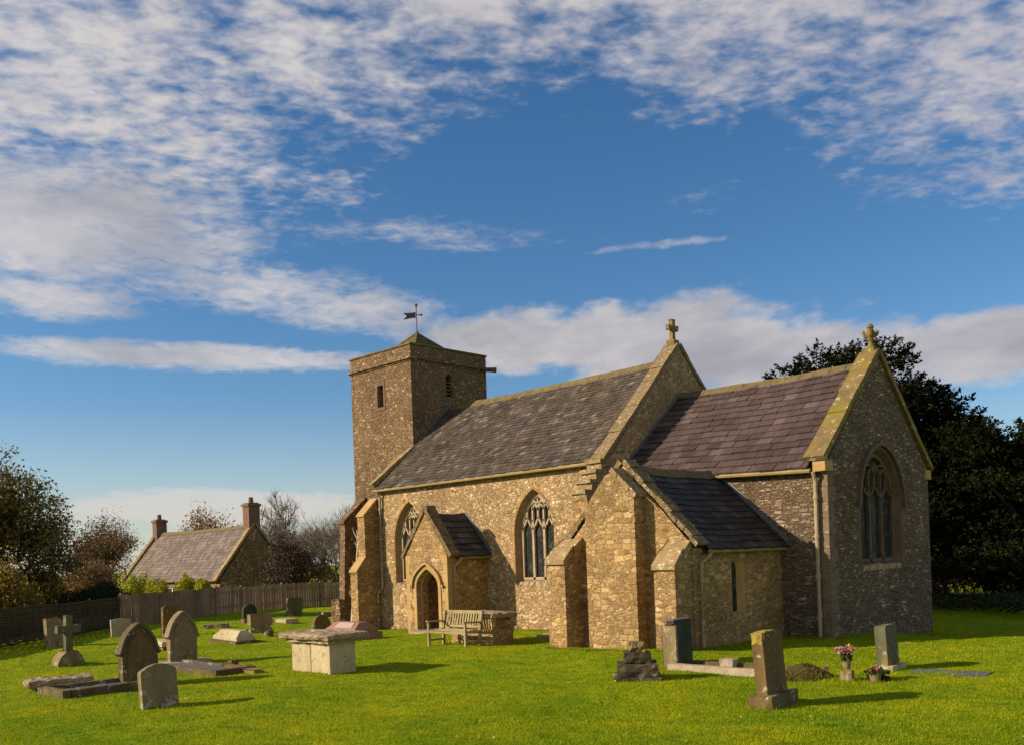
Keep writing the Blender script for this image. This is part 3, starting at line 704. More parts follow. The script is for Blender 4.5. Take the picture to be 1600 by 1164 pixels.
roof('chancel_roof', (XE+.01, -.22, 4.42), (-.40, -.22, 4.24), (XE+.01, YN, 7.22), (-.40, YN, 7.20), m_sl_ch, .40, exposure=.29, seed=5, thick=.024, ridge_mat=m_moss,
     n_other=((XE+.01, 6.62, 4.42), (-.40, 6.62, 4.24), (XE+.01, YN, 7.22), (-.40, YN, 7.20)))
gable_coping('gable_coping', [(-.20, 4.40), (YN, 7.44), (6.6, 4.40)], -.46, .07, .14, m_coping, seed=6, seg=.9)
for y_ in (-.17, 6.15):
    k = MB(); k.box((-.30, y_, 4.14), (.045, y_+.42, 4.42)); k.build('kneeler', m_ashlar, church, bevel=.02)
k = MB(); k.box((XE-.46, YS-.16, 4.82), (XE+.02, YS+.3, 5.06)); k.build('kneeler', m_copwhite, church, bevel=.02)
def gable_cross(loc, h):
    mb = MB(); x, y, z = loc
    mb.rough((x-.16, y-.16, z-.12), (x+.16, y+.16, z+.10), (2,2,2), .01)
    w = .075
    pts = [(-w,0),(w,0),(w*.85,h*.52),(w*1.1,h*.58),(.20,h*.56),(.22,h*.52),(.26,h*.58),(.26,h*.72),(.22,h*.78),(.20,h*.74),(w*1.1,h*.72),(w,h*.78),(w,h*.94),(w*1.4,h),(-w*1.4,h),(-w,h*.94),(-w,h*.78),(-w*1.1,h*.72),(-.20,h*.74),(-.22,h*.78),(-.26,h*.72),(-.26,h*.58),(-.22,h*.52),(-.20,h*.56),(-w*1.1,h*.58),(-w*.85,h*.52)]
    mb.prism([(x+.06, y+u, z+q) for u, q in pts], (-.12, 0, 0))
    return mb.build('gable_cross', m_coping, church, bevel=.014)
gable_cross((XE-.24, YN, 8.93), .76)
def finial(loc):
    mb = MB(); x, y, z = loc
    mb.rough((x-.20, y-.18, z-.25), (x+.18, y+.18, z+.10), (3,3,3), .025)
    mb.lathe([(.15, .03), (.11, .12), (.065, .20), (.06, .29), (.09, .31), (.085, .35), (.125, .43), (.135, .50), (.10, .57), (.075, .62), (.10, .66), (.075, .72), (.03, .76)], 10, (x, y, z))
    for a in range(4):
        t = a*math.pi/2+.5; d = Vector((math.cos(t), math.sin(t), 0))
        mb.tube([Vector((x,y,z+.40))+d*.08, Vector((x,y,z+.46))+d*.15, Vector((x,y,z+.53))+d*.185, Vector((x,y,z+.57))+d*.165], [.05, .06, .05, .025], 7)
    return mb.build('carved_finial', m_coping, church)
finial((-.18, YN, 7.52))

# ---- tower
def tower():
    x0, x1, y0, y1 = -21.25, XW, 1.19, 5.21
    mb = MB()
    wall_face(mb, (0, y0, 0), EX, SY, [(x0, -.9), (x1, -.9), (x1, 10.1), (x0, 10.1)],
              [([(-19.48, 8.45), (-19.10, 8.45), (-19.10, 9.32), (-19.48, 9.32)], [(-19.44, 8.5), (-19.14, 8.5), (-19.14, 9.28), (-19.44, 9.28)], .35)])
    l = arch(3.14, .17, 8.75, 9.45, .24, 0, 5)
    wall_face(mb, (x1+.008, 0, 0), EY, EX, [(y0, -.9), (y1, -.9), (y1, 10.1), (y0, 10.1)], [(l, l, .3)])
    mb.box((x0, y0+.35, -.9), (x0+.3, y1, 10.1)); mb.box((x0+.3, y1-.3, -.9), (x1, y1, 10.1))
    mb.build('tower_wall', m_tower, church)
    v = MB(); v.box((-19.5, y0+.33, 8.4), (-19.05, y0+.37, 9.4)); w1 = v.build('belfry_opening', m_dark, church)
    fr = MB()
    for a, b in (((-19.58, 8.33), (-19.0, 8.45)), ((-19.58, 9.32), (-19.0, 9.45)), ((-19.58, 8.45), (-19.48, 9.32)), ((-19.10, 8.45), (-19.0, 9.32))):
        fr.box((a[0], y0-.02, a[1]), (b[0], y0+.05, b[1]))
    fr.build('frame', m_purple, w1)
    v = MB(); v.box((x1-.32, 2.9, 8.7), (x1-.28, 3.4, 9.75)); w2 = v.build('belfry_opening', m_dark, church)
    lv = MB()
    for i in range(5): lv.box((x1-.22, 2.95, 8.78+i*.15), (x1-.05, 3.33, 8.80+i*.15), Matrix.Rotation(R(35), 3, 'Y'))
    lv.build('louvre', m_tower, w2)
    s = MB(); q = .125; s.box((x0-q, y0-q, 10.06), (x1+q, y1+q, 10.13)); s.box((x0-q*.5, y0-q*.5, 10.13), (x1+q*.5, y1+q*.5, 10.18)); s.box((x0-q*.4, y0-q*.4, 10.0), (x1+q*.4, y1+q*.4, 10.06))
    s.build('string_course', m_tower, church, bevel=.02)
    p = MB(); t = .28
    p.box((x0-.01, y0-.01, 10.18), (x1+.01, y0+t, 10.62)); p.box((x0-.01, y1-t, 10.18), (x1+.01, y1+.01, 10.62))
    p.box((x0-.01, y0+t, 10.18), (x0+t, y1-t, 10.62)); p.box((x1-t, y0+t, 10.18), (x1+.01, y1-t, 10.62))
    p.build('parapet', m_tower, church)
    c = MB(); q = .055
    for a, b in (((x0-q, y0-q), (x1+q, y0+t+q)), ((x0-q, y1-t-q), (x1+q, y1+q)), ((x0-q, y0+t+q), (x0+t+q, y1-t-q)), ((x1-t-q, y0+t+q), (x1+q, y1-t-q))):
        c.box((a[0], a[1], 10.62), (b[0], b[1], 10.69))
    c.build('parapet_coping', m_pyr, church, bevel=.015)
    r = MB(); ax, ay = (x0+x1)/2, YN; hb = 1.72; b0 = [Vector((ax-hb, ay-hb, 10.15)), Vector((ax+hb, ay-hb, 10.15)), Vector((ax+hb, ay+hb, 10.15)), Vector((ax-hb, ay+hb, 10.15))]; ap = Vector((ax, ay, 11.66))
    n = 9
    for a in range(4):
        p0, p1 = b0[a], b0[(a+1) % 4]; nn = (p1-p0).cross(ap-p0).normalized()
        for i in range(n):
            t0, t1 = i/n, min(1, (i+1.1)/n)
            q = [p0.lerp(ap, t0)+nn*.04, p1.lerp(ap, t0)+nn*.04, p1.lerp(ap, t1), p0.lerp(ap, t1)]
            r.add(q, [(0,1,2,3)]); r.add([q[0], q[1], q[1]-nn*.04, q[0]-nn*.04], [(3,2,1,0)])
        r.tube([p0+Vector((0,0,.02)), ap+Vector((0,0,.03))], .05, 6)
    r.add(b0, [(0,1,2,3)])
    r.build('tower_roof', m_pyr, church)
    sp = MB(); sp.tube([(x1+.02, y1-.12, 10.08), (x1+.32, y1+.12, 10.05), (x1+.42, y1+.2, 10.03)], [.09, .10, .12], 9); sp.build('water_spout', m_purple, church)
    # buttress at the foot of the tower
    b = MB(); b.prism([(-20.85, -.12, -.8), (-20.85, 1.3, -.8), (-20.85, 1.3, 4.98), (-20.85, .10, 3.92)], (.35, 0, 0))
    b.rough((-21.0, -.42, -.6), (-20.35, 1.0, .85), (6, 5, 5), .05, 3)
    bt = b.build('buttress', m_tower, church)
    bc = MB(); bc.prism([(-20.89, .02, 3.85), (-20.89, 1.185, 4.88), (-20.89, 1.185, 4.96), (-20.89, .0, 3.94)], (.43, 0, 0)); bc.build('buttress_cap', m_tower, bt, bevel=.015)
tower()
vane = MB(); vx, vy = -19.3, YN; vane.tube([(vx, vy, 11.6), (vx, vy, 12.85)], .022, 6); vane.lathe([(.05, -.04), (.07, 0), (.05, .05), (.01, .09)], 8, (vx, vy, 12.85)); vane.lathe([(.10, 0), (.07, .1), (.03, .2)], 8, (vx, vy, 11.6))
vn = vane.build('weather_vane', m_red, church)
fl = MB(); D2 = Vector((-.72, -.69, 0))
fl.prism([Vector((vx, vy, 12.33+z))+D2*u for u, z in ((.03, 0), (.22, 0), (.55, -.06), (.40, .09), (.55, .22), (.22, .22), (.03, .24))], Vector((.69, -.72, 0))*.015)
fl.prism([Vector((vx, vy, 12.44+z))-D2*u for u, z in ((.0, -.012), (.18, -.012), (.18, -.06), (.28, 0.01), (.18, .08), (.18, .03), (0, .03))], Vector((.69, -.72, 0))*.015)
fl.build('flag', m_iron, vn)

# ---- vestry
m_roughcop = plain_stone('rough_flecked_coping', (.13, .085, .038), (.27, .18, .085), (.74, .66, .52), 7.0, (.13, .10, .025), .35, 1.2)
m_capst = plain_stone('weathered_cap_stone', (.22, .145, .065), (.36, .245, .12), (.60, .50, .36), 4.0, None, 0, .9)
VX0, VX1, VY, VXR = -5.12, -1.32, -4.0, -3.22
def vestry():
    mb = MB()
    gab = [(VX0, -.9), (VX1, -.9), (VX1, 2.42), (VXR, 4.42), (VX0, 2.42)]
    wall_face(mb, (0, VY, 0), EX, SY, gab, [])
    mb.prism([(u, VY+.40, z) for u, z in ((VX0+.03, 2.3), (VX1-.03, 2.3), (VXR, 4.40))], (0, .02, 0))
    hs = arch(-2.10, .31, .76, 1.80, .34, 0, 6); hb = arch(-2.10, .125, .80, 1.80, .22, 0, 6); rv = MB()
    wall_face(mb, (VX1, 0, 0), EY, EX, [(VY, -.9), (0, -.9), (0, 2.36), (VY, 2.36)], [(hs, hb, .15)], rv)
    mb.add([(VX0, VY, -.9), (VX0, 0, -.9), (VX0, 0, 2.36), (VX0, VY, 2.36)], [(3,2,1,0)])
    mb.build('vestry_wall', m_vestry, church)
    g = MB(); P = [Vector((VX1-.145, u, z)) for u, z in arch(-2.10, .135, .79, 1.80, .23, 0, 6)]; g.add(P, [tuple(t) for t in tessellate_polygon([P])])
    w = g.build('lancet_window', m_glass, church)
    rv.build('reveal', m_ashlar, w)
    for sgn in (-1, 1):
        fr = MB()
        for i, (z0, z1) in enumerate([(.74, 1.05), (1.05, 1.45), (1.45, 1.82), (1.82, 2.12)]):
            a = .31; ww = .10+.09*(i % 2); y0, y1 = (-2.10-a-ww, -2.10-a) if sgn < 0 else (-2.10+a, -2.10+a+ww)
            fr.box((VX1-.02, y0, z0), (VX1+.008, y1, z1-.006))
        fr.build('jamb_blocks', m_vestry, w)
    # buttresses
    b = MB(); b.prism([(-4.12, VY-.40, -.8), (-2.62, VY-.40, -.8), (-2.62, VY-.40, 3.62), (-3.28, VY-.40, 4.22), (-3.46, VY-.40, 4.16), (-4.12, VY-.40, 3.42)], (0, .5, 0))
    cb = b.build('buttress', m_vestry, church)
    c = MB()
    for i in range(4):
        t0, t1 = i/4, (i+1)/4-.02; p = Vector((-2.55, 0, 3.60)); q = Vector((-3.26, 0, 4.27)); a_, b_ = p.lerp(q, t0), p.lerp(q, t1)
        c.prism([(a_.x, VY-.46-.02*(i % 2), a_.z), (b_.x, VY-.46-.02*(i % 2), b_.z), (b_.x+.05, VY-.46, b_.z+.07), (a_.x+.05, VY-.46, a_.z+.07)], (0, .47, 0))
    c.build('buttress_cap', m_copwhite, cb, bevel=.012)
    for x0, x1, dp, zf, zb in ((-5.16, -4.58, .70, 2.16, 2.62), (-1.93, -1.36, .66, 1.98, 2.46)):
        b = MB(); b.prism([(x0, VY-dp, -.8), (x0, VY+.05, -.8), (x0, VY+.05, zb), (x0, VY-.10, zb), (x0, VY-dp, zf)], (x1-x0, 0, 0))
        o = b.build('buttress', m_vestry, church)
        c = MB(); x0 -= .03; x1 += .03
        c.prism([(x0, VY-dp-.07, zf-.10), (x0, VY-dp-.07, zf+.02), (x0, VY-dp*.55, (zf+zb)/2+.12), (x0, VY-dp*.55, (zf+zb)/2-.05)], (x1-x0, 0, 0))
        c.prism([(x0, VY-dp*.55+.002, (zf+zb)/2-.03), (x0, VY-dp*.55+.002, (zf+zb)/2+.10), (x0, VY, zb+.09), (x0, VY, zb-.05)], (x1-x0, 0, 0))
        c.build('buttress_cap', m_capst, o, bevel=.02)
vestry()
roof('vestry_roof', (VX1+.20, VY+.36, 2.34), (VX1+.20, -.01, 2.34), (VXR, VY+.36, 4.34), (VXR, -.01, 4.34), m_sl_dk, .30, exposure=.22, seed=8,
     n_other=((VX0-.20, VY+.36, 2.34), (VX0-.20, -.01, 2.34), (VXR, VY+.36, 4.34), (VXR, -.01, 4.34)))
gable_coping('gable_coping', [(VX0-.14, 2.40), (VXR, 4.46), (VX1+.14, 2.40)], VY-.05, VY+.38, .10, m_roughcop, 'y', .27, 9, .03)
# ---- porch
m_pcop = plain_stone('dark_porch_coping', (.10, .068, .03), (.22, .15, .07), (.34, .29, .21), 5, (.10, .085, .02), .3, 1.0)
PX0, PX1, PY, PC = -13.66, -11.60, -2.35, -12.60
def tudor(ins, lo=-.5):
    a = .54-ins; up = [(a, 1.42), (a*.95, 1.56-ins*.3), (a*.83, 1.68-ins*.6), (a*.60, 1.80-ins*.8), (a*.3, 1.92-ins*.95), (0, 2.0-ins)]
    return [(PC-a, lo), (PC+a, lo)]+[(PC+u, z) for u, z in up]+[(PC-u, z) for u, z in reversed(up[:-1])]
def porch():
    mb = MB(); A, SPR, H = .54, 1.50, .47
    dl = tudor(0); db = tudor(.10)
    g = [(PX0, -.9), (PX1, -.9), (PX1, 2.46), (PC-.02, 3.86), (PX0, 2.46)]
    wall_face(mb, (0, PY, 0), EX, SY, g, [(dl, db, .38)])
    mb.box((PX1-.32, PY+.005, -.9), (PX1-.004, YS, 2.44)); mb.box((PX0+.004, PY+.005, -.9), (PX0+.32, YS, 2.44))
    mb.prism([(PX0+.05, PY+.38, 2.45), (PX1-.05, PY+.38, 2.45), (PC, PY+.38, 3.8)], (0, .02, 0))
    mb.build('porch_wall', m_vestry, church)
    f = MB(); f.box((PX0+.33, PY-.25, -.5), (PX1-.33, YS, .03)); f.build('porch_floor', m_floor, church)
    q = MB(); q2 = MB(); z = -.4; i = 0
    while z < 2.42:
        h = random.uniform(.26, .40); zt = min(z+h, 2.44)-.012; w = .30 if i % 2 else .44
        q.box((PX1-w*.62, PY-.010, z), (PX1+.010, PY+w, zt+.008)); q2.box((PX0-.010, PY-.010, z), (PX0+w*.62, PY+w, zt+.008)); z += h; i += 1
    q.build('quoins', m_ashlar, church, bevel=.006); q2.build('quoins', m_ashlar, church, bevel=.006)
    dr = MB(); ring = tudor(-.07, -.4); ring = ring[1:]+[ring[0]]
    bar(dr, Vector((0, PY-.028, 0)), EX, SY, ring, .14, .06)
    ring = tudor(.05, -.4); ring = ring[1:]+[ring[0]]
    bar(dr, Vector((0, PY+.12, 0)), EX, SY, ring, .07, .08)
    ds = dr.build('doorway_surround', m_ashlar, church, bevel=.01)
    hm = MB(); hp = tudor(-.19)[2:]
    bar(hm, Vector((0, PY-.10, 0)), EX, SY, [(PC+A+.30, SPR-.05), (PC+A+.20, SPR-.05)]+hp+[(PC-A-.20, SPR-.05), (PC-A-.30, SPR-.05)], .075, .12); hm.build('hood_mould', m_ashlar, ds)
    dk = MB(); dk.box((PC-.62, YS-.035, -.3), (PC+.62, YS-.004, 2.2)); dk.build('inner_door', wood_mat('dark_oak', (.06, .042, .024), (.13, .095, .055)), church)
    st = MB(); st.rough((PC-.62, PY-.38, gz(PC, PY)-.15), (PC+.6, PY-.1, gz(PC, PY)+.03), (6, 3, 2), .015, 3); st.build('door_step', m_dress, church)
porch()
roof('porch_roof', (PX1+.20, PY+.34, 2.40), (PX1+.20, YS-.01, 2.40), (PC, PY+.34, 3.74), (PC, YS-.01, 3.74), m_sl_porch, .36, exposure=.26, seed=11, thick=.024, ridge_mat=m_sl_porch,
     n_other=((PX0-.20, PY+.34, 2.40), (PX0-.20, YS-.01, 2.40), (PC, PY+.34, 3.74), (PC, YS-.01, 3.74)))
gable_coping('gable_coping', [(PX0-.14, 2.36), (PC, 3.88), (PX1+.14, 2.36)], PY-.05, PY+.38, .11, m_pcop, 'y', .36, 12, .02)
cpb = MB(); cpb.rough((PC-.16, PY-.05, 3.90), (PC+.16, PY+.36, 4.05), (3,3,2), .015); cpb.build('apex_stone', m_pcop, church)

# ---- nave buttresses
def nave_buttresses():
    x0, x1 = -17.82, -17.40
    b = MB(); b.prism([(x0, YS-1.02, -.8), (x0, YS+.05, -.8), (x0, YS+.05, 4.62), (x0, YS-.62, 4.02), (x0, YS-.62, 2.48), (x0, YS-1.02, 1.98)], (x1-x0, 0, 0))
    o = b.build('buttress', m_vestry, church)
    c = MB(); c.prism([(x0-.025, YS-1.07, 1.92), (x0-.025, YS-1.06, 1.99), (x0-.025, YS-.60, 2.53), (x0-.025, YS-.60, 2.44)], (x1-x0+.05, 0, 0)); c.build('buttress_cap', m_ashlar, o, bevel=.015); c = MB()
    c.prism([(x0-.025, YS-.67, 3.96), (x0-.025, YS-.66, 4.03), (x0-.025, YS+.0, 4.67), (x0-.025, YS+.0, 4.58)], (x1-x0+.05, 0, 0)); c.build('buttress_cap', m_ashlar, o, bevel=.015)
    # stepped head of the buttress at the nave's east corner
    x0, x1 = XE-.62, XE-.06
    b = MB(); b.box((x0, YS-.92, -.8), (x1, YS+.02, 3.86)); o = b.build('buttress', m_vestry, church)
    c = MB()
    for i in range(4):
        z = 3.84+i*.30; d = 1.06-i*.24
        c.rough((x0-.03+.01*i, YS-d+.10, z), (x1+.01, YS+.01, z+.19), (3, 3, 2), .012, i+40); c.rough((x0-.05+.01*i, YS-d+.03, z+.18), (x1+.03, YS+.01, z+.30), (3, 3, 1), .012, i+20)
    c.build('stepped_cap', m_copwhite, o)
nave_buttresses()
# ---- gutters, flashings, downpipes
def gutter(p, q, r=.06):
    g = MB(); g.tube([p, q], r, 8); d = Vector(q)-Vector(p); n = int(d.length/1.0)
    o = g.build('gutter', m_gutter, church)
gutter((XW+.02, YS-.20, 4.90), (XE-.46, YS-.20, 4.94)); gutter((XE+.1, -.20, 4.35), (-.34, -.20, 4.17)); gutter((VX1+.17, VY+.42, 2.27), (VX1+.17, -.05, 2.27), .045); gutter((PX1+.17, PY+.40, 2.33), (PX1+.17, YS-.05, 2.33), .04)
def downpipe(pts, r=.045):
    g = MB(); g.tube(pts, r, 8)
    for a, b in zip(pts[:-1], pts[1:]):
        a, b = Vector(a), Vector(b)
        if (b-a).length > .9:
            n = int((b-a).length/1.2)+1
            for i in range(n): g.tube([a.lerp(b, (i+.35)/n), a.lerp(b, (i+.35)/n)+(b-a).normalized()*.09], r*1.35, 8)
    return g.build('downpipe', m_pipe, church)
downpipe([(-17.12, YS-.20, 4.86), (-17.12, YS-.09, 4.66), (-17.12, YS-.09, 1.32), (-17.34, YS-.16, 1.08), (-17.34, YS-.16, -.25)])
downpipe([(-.27, -.20, 4.14), (-.27, -.10, 3.9), (-.27, -.10, 0.0)], .05)
downpipe([(VX1+.17, VY+.5, 2.24), (VX1+.17, VY+.42, 2.16), (VX1+.07, VY+.22, 2.0), (VX1+.07, VY+.22, .08)], .04)
downpipe([(PX1+.17, PY+.46, 2.30), (PX1+.15, PY+.38, 2.2), (PX1+.07, PY+.24, 2.06), (PX1+.07, PY+.24, .02)], .04)
fs = MB()
def strip(a, b, w, n, t=.012):
    a, b, n = Vector(a), Vector(b), Vector(n); d = (b-a).normalized(); s = n.cross(d)
    fs.prism([a, b, b+s*w, a+s*w], n*t)
for args in (((XW+.02, 1.1, 6.50), (XW+.02, YN, 8.44), .10, (1,0,0)), ((XE+.012, -.2, 4.50), (XE+.012, YN, 7.28), .10, (1,0,0)),
             ((VX1+.2, -.012, 2.42), (VXR, -.012, 4.42), -.10, (0,-1,0)), ((PX1+.2, YS-.012, 2.48), (PC, YS-.012, 3.80), -.10, (0,-1,0))):
    fs = MB(); strip(*args); fs.build('lead_flashing', m_lead, church)

# ================================================================ CHURCHYARD
def climbing_vine():
    t = thing('climbing_vine', 'pale leafless climbing stem leaning against the buttress at the church corner', 'vine', (-19.2, -.62, gz(-19.2, -.62)))
    m = MB(); m.tube([(-.04, .0, -.1), (.06, -.02, .5), (.16, -.04, 1.0), (.24, -.07, 1.6), (.52, -.11, 2.3), (.72, -.15, 3.0), (.95, -.2, 3.7)], [.085, .075, .065, .06, .05, .045, .02], 7)
    m.build('stem', m_vine, t)
    m = MB(); m.tube([(.30, .0, .9), (.40, -.03, 1.3), (.42, -.06, 1.8), (.62, -.1, 2.4), (.70, -.14, 2.9)], [.045, .05, .045, .035, .015], 6); m.build('stem', m_vine, t)
    r = random.Random(4); m = MB()
    for i in range(70):
        z = r.uniform(.9, 3.5); x = .0+z*.23; y = -z*.05; p = Vector((x, y, z)); q = p+Vector((r.uniform(-.22, .2), r.uniform(-.15, .2), r.uniform(.1, .5)))
        m.tube([p, p.lerp(q, .5)+Vector((r.uniform(-.05, .05), 0, 0)), q], [.02, .014, .006], 4)
    m.build('twigs', m_vine, t)
climbing_vine()

def outline_stone(mb, prof, T, y0=0.0):
    """headstone facing east: profile in (y, z), thickness T along x, front face at x = T/2"""
    mb.prism([(T/2, y, z) for y, z in prof], (-T, 0, 0))
def gothic(W, H, sh, n=8):
    a = W/2; return [(-a, -.4), (a, -.4)]+[q for q in arch(0, a, 0, sh, H-sh, 0, n)[2:]]
def stone_thing(name, label, cat, x, y, rz=0, tilt=(0,0), group='gravestones in the churchyard'):
    STONES.append((x, y)); return thing(name, label, cat, (x, y, gz(x, y)), rz, group, tilt)
def hood_stone(x, y, W, H, T, label, rz, tilt, mat):
    t = stone_thing('headstone', label, 'headstone', x, y, rz, tilt)
    m = MB(); prof = gothic(W, H, H*.50); outline_stone(m, prof, T); m.build('slab', mat, t, bevel=.02)
    h = MB(); hp = arch(0, W/2, 0, H*.50, H*.50, -.012, 10)[2:]; pts = [(W/2+.055, H*.56-.05), (W/2+.02, H*.56)]+[q for q in hp if q[1] > H*.57]+[(-W/2-.02, H*.56), (-W/2-.055, H*.56-.05)]
    bar(h, Vector((T/2+.045, 0, 0)), EY, EX, pts, .06, T+.08); h.build('hood_mould', mat, t, bevel=.015)
    p = MB(); ins = gothic(W*.70, H*.88, H*.52); p.prism([(T/2+.004, yy, max(z, .18)) for yy, z in ins], (.012, 0, 0)); p.build('inscription_panel', m_gravebr if mat is m_gravedk else m_grave, t, bevel=.006)
    return t
hood_stone(-8.14, -13.80, .74, 1.22, .15, 'tall dark pointed headstone with hood mould at the head of the gravel-filled kerb', 4, (0, -1), m_gravedk)
t = hood_stone(-11.24, -11.38, .70, 1.24, .15, 'greyer pointed headstone with hood mould standing on a long plinth slab', 3, (0, 1), m_grave)
m = MB(); m.rough((-.16, -.62, -.25), (.34, .62, .07), (4, 6, 2), .012, 3); m.build('plinth', m_kerb, t)
# rounded small headstone in front
t = stone_thing('headstone', 'small plain grey headstone with shouldered round top nearest the camera on the left', 'headstone', -4.86, -14.88, 6, (1.5, -2))
m = MB(); W, H = .66, .74; prof = [(-W/2, -.4), (W/2, -.4), (W/2, H-.14)]+[(W/2-.02-(W-.04)*i/12, H-.10+.10*math.sin(math.pi*i/12)) for i in range(13)]+[(-W/2, H-.14)]
outline_stone(m, prof, .10); m.build('slab', m_grave, t, bevel=.015)
m = MB(); m.rough((.04, -.02, -.05), (.16, .26, .06), (3,3,2), .02, 8); m.build('foot_stone', m_kerb, t)
# stone cross on rounded base
t = stone_thing('cross_headstone', 'grey stone latin cross rising from a rounded hump base', 'grave cross', -13.76, -13.15, 5, (0, 2))
m = MB(); pr = [(-.33, -.3), (.33, -.3), (.33, .08), (.27, .22), (.16, .32), (0, .36), (-.16, .32), (-.27, .22), (-.33, .08)]; outline_stone(m, pr, .30); m.build('base', m_grave, t, bevel=.05)
m = MB(); w = .078; outline_stone(m, [(-w, .33), (w, .33), (w, .80), (.29, .82), (.29, 1.0), (w, .98), (w, 1.24), (-w, 1.24), (-w, .98), (-.29, 1.0), (-.29, .82), (-w, .80)], .15); m.build('cross', m_greenst, t, bevel=.02)
# leaning slab by the wattle fence
t = stone_thing('headstone', 'small leaning pinkish grey headstone behind the stone cross against the hurdle', 'headstone', -20.2, -11.2, 15, (0, -9))
m = MB(); outline_stone(m, [(-.32, -.3), (.32, -.3), (.30, .80), (.12, .95), (-.25, .90)], .13); m.build('slab', m_grave, t, bevel=.02)
t = stone_thing('headstone', 'low bluish grey slate headstone beside the fence, left of the two hooded stones', 'headstone', -21.79, -8.47, -5, (4, 3))
m = MB(); outline_stone(m, [(-.34, -.3), (.30, -.3), (.32, .60), (.05, .66), (-.32, .64)], .10); m.build('slab', m_kerb, t, bevel=.012)
t = stone_thing('headstone', 'tall narrow flat-topped headstone half hidden behind the greyer hooded stone', 'headstone', -21.24, -6.93, 2, (0, 1))
m = MB(); outline_stone(m, [(-.34, -.3), (.34, -.3), (.33, .98), (.2, 1.06), (-.2, 1.07), (-.33, 1.0)], .12); m.build('slab', m_gravebr, t, bevel=.02)
# ledger slab
t = stone_thing('ledger_stone', 'low rough pale ledger slab lying at the far left of the gravel kerb', 'grave slab', -9.1, -15.0, 78, (0, 0))
m = MB(); m.rough((-.62, -.36, .05), (.58, .38, .20), (12, 6, 2), .022, 5); m.build('slab', m_slabtop, t)
m = MB(); m.rough((-.52, -.28, -.3), (.48, .30, .07), (6, 4, 2), .03, 6); m.build('base', m_gravedk, t)
# kerbed grave in front of the hooded stone
def kerbset(x, y, L, W, rz, label, mk, mi, hk=.16, foot=None):
    t = stone_thing('kerbed_grave', label, 'kerbed grave', x, y, rz, group='kerbed graves')
    for a, b in (((0, -W/2), (L, -W/2+.13)), ((0, W/2-.13), (L, W/2)), ((L+.003, -W/2-.02), (L+.16, W/2+.02))):
        m = MB(); m.rough((a[0], a[1], -.3), (b[0], b[1], hk), (max(2, int((b[0]-a[0])/.2)), max(2, int((b[1]-a[1])/.2)), 2), .010, int(a[0]*7+a[1]*11)); m.build('kerb', mk, t)
    g = MB(); g.rough((.01, -W/2+.12, -.2), (L, W/2-.12, hk*.55), (16, 6, 1), .012, 9); g.build('gravel_bed', mi, t)
    return t
kerbset(-7.80, -14.05, 1.45, 1.15, -88, 'grey gravel-filled kerbed grave on the near side of the tall dark hooded headstone', m_gravedk, m_gravel, .17)
kerbset(-10.7, -11.98, 2.75, .95, 3, 'long kerbed grave with pale gravel in front of the greyer hooded headstone', m_gravedk, m_gravel, .13)
t = stone_thing('fallen_stone', 'tapering rust-coloured stone lying at the end of the pale gravel grave', 'grave slab', -8.35, -11.55, -3)
m = MB(); m.prism([(-.75, .05, -.1), (-.1, -.22, -.1), (1.0, -.05, -.1), (1.0, .06, -.1), (-.2, .28, -.1)], (0, 0, .20)); m.build('slab', m_rust, t, bevel=.03)
m = MB(); m.rough((-.62, .1, .08), (-.42, .3, .2), (2,2,2), .015, 2); m.build('knob', m_gravedk, t)
t = stone_thing('tomb_slab', 'low pale block tomb between the two pointed hooded headstones', 'grave slab', -15.9, -9.75, 3)
m = MB(); m.rough((-.75, -.3, .10), (.6, .3, .26), (7, 4, 2), .015, 5); m.build('slab', m_gravepale, t)
m = MB(); m.rough((-.65, -.24, -.3), (.5, .24, .11), (5, 3, 2), .02, 5); m.build('base', m_gravedk, t)
# coped stone
def coped(x, y, L, W, H, hb, rz, label, mtop, mbase, group='coped tombs', tilt=(0,0)):
    t = stone_thing('coped_tomb', label, 'coped tomb', x, y, rz, tilt, group)
    m = MB(); m.rough((-L/2-.1, -W/2-.1, -.3), (L/2+.1, W/2+.1, hb), (8, 5, 2), .010, 4); m.build('base', mbase, t)
    m = MB(); a = W/2; q = a*.35
    vs = [(-L/2, -a, hb), (L/2, -a, hb), (L/2, a, hb), (-L/2, a, hb), (-L/2+.02, -a, hb+.10), (L/2-.02, -a, hb+.10), (L/2-.02, a, hb+.10), (-L/2+.02, a, hb+.10), (-L/2+.16, -q, H), (L/2-.16, -q, H), (L/2-.16, q, H), (-L/2+.16, q, H)]
    m.add(vs, [(0,1,5,4),(1,2,6,5),(2,3,7,6),(3,0,4,7),(4,5,9,8),(5,6,10,9),(6,7,11,10),(7,4,8,11),(8,9,10,11),(3,2,1,0)]); m.build('coped_top', mtop, t, bevel=.015)
    return t
coped(-15.6, -7.6, 1.35, .66, .36, .06, 3, 'low coped grave stone with pale speckled south slope on the open lawn', m_gravepale, m_gravedk, tilt=(0, 2))
t = coped(-13.2, -4.95, 1.50, .90, .50, .20, 2, 'polished pink granite coped tomb beside the church buttress', m_pink, m_pink)
m = MB(); pr = R(36.0); m.prism([(-.36, -.40, .335), (.50, -.40, .335), (.44, -.20, .485), (-.30, -.20, .485)], (0, -.008, .010)); m.build('plaque', m_pinkpl, t)
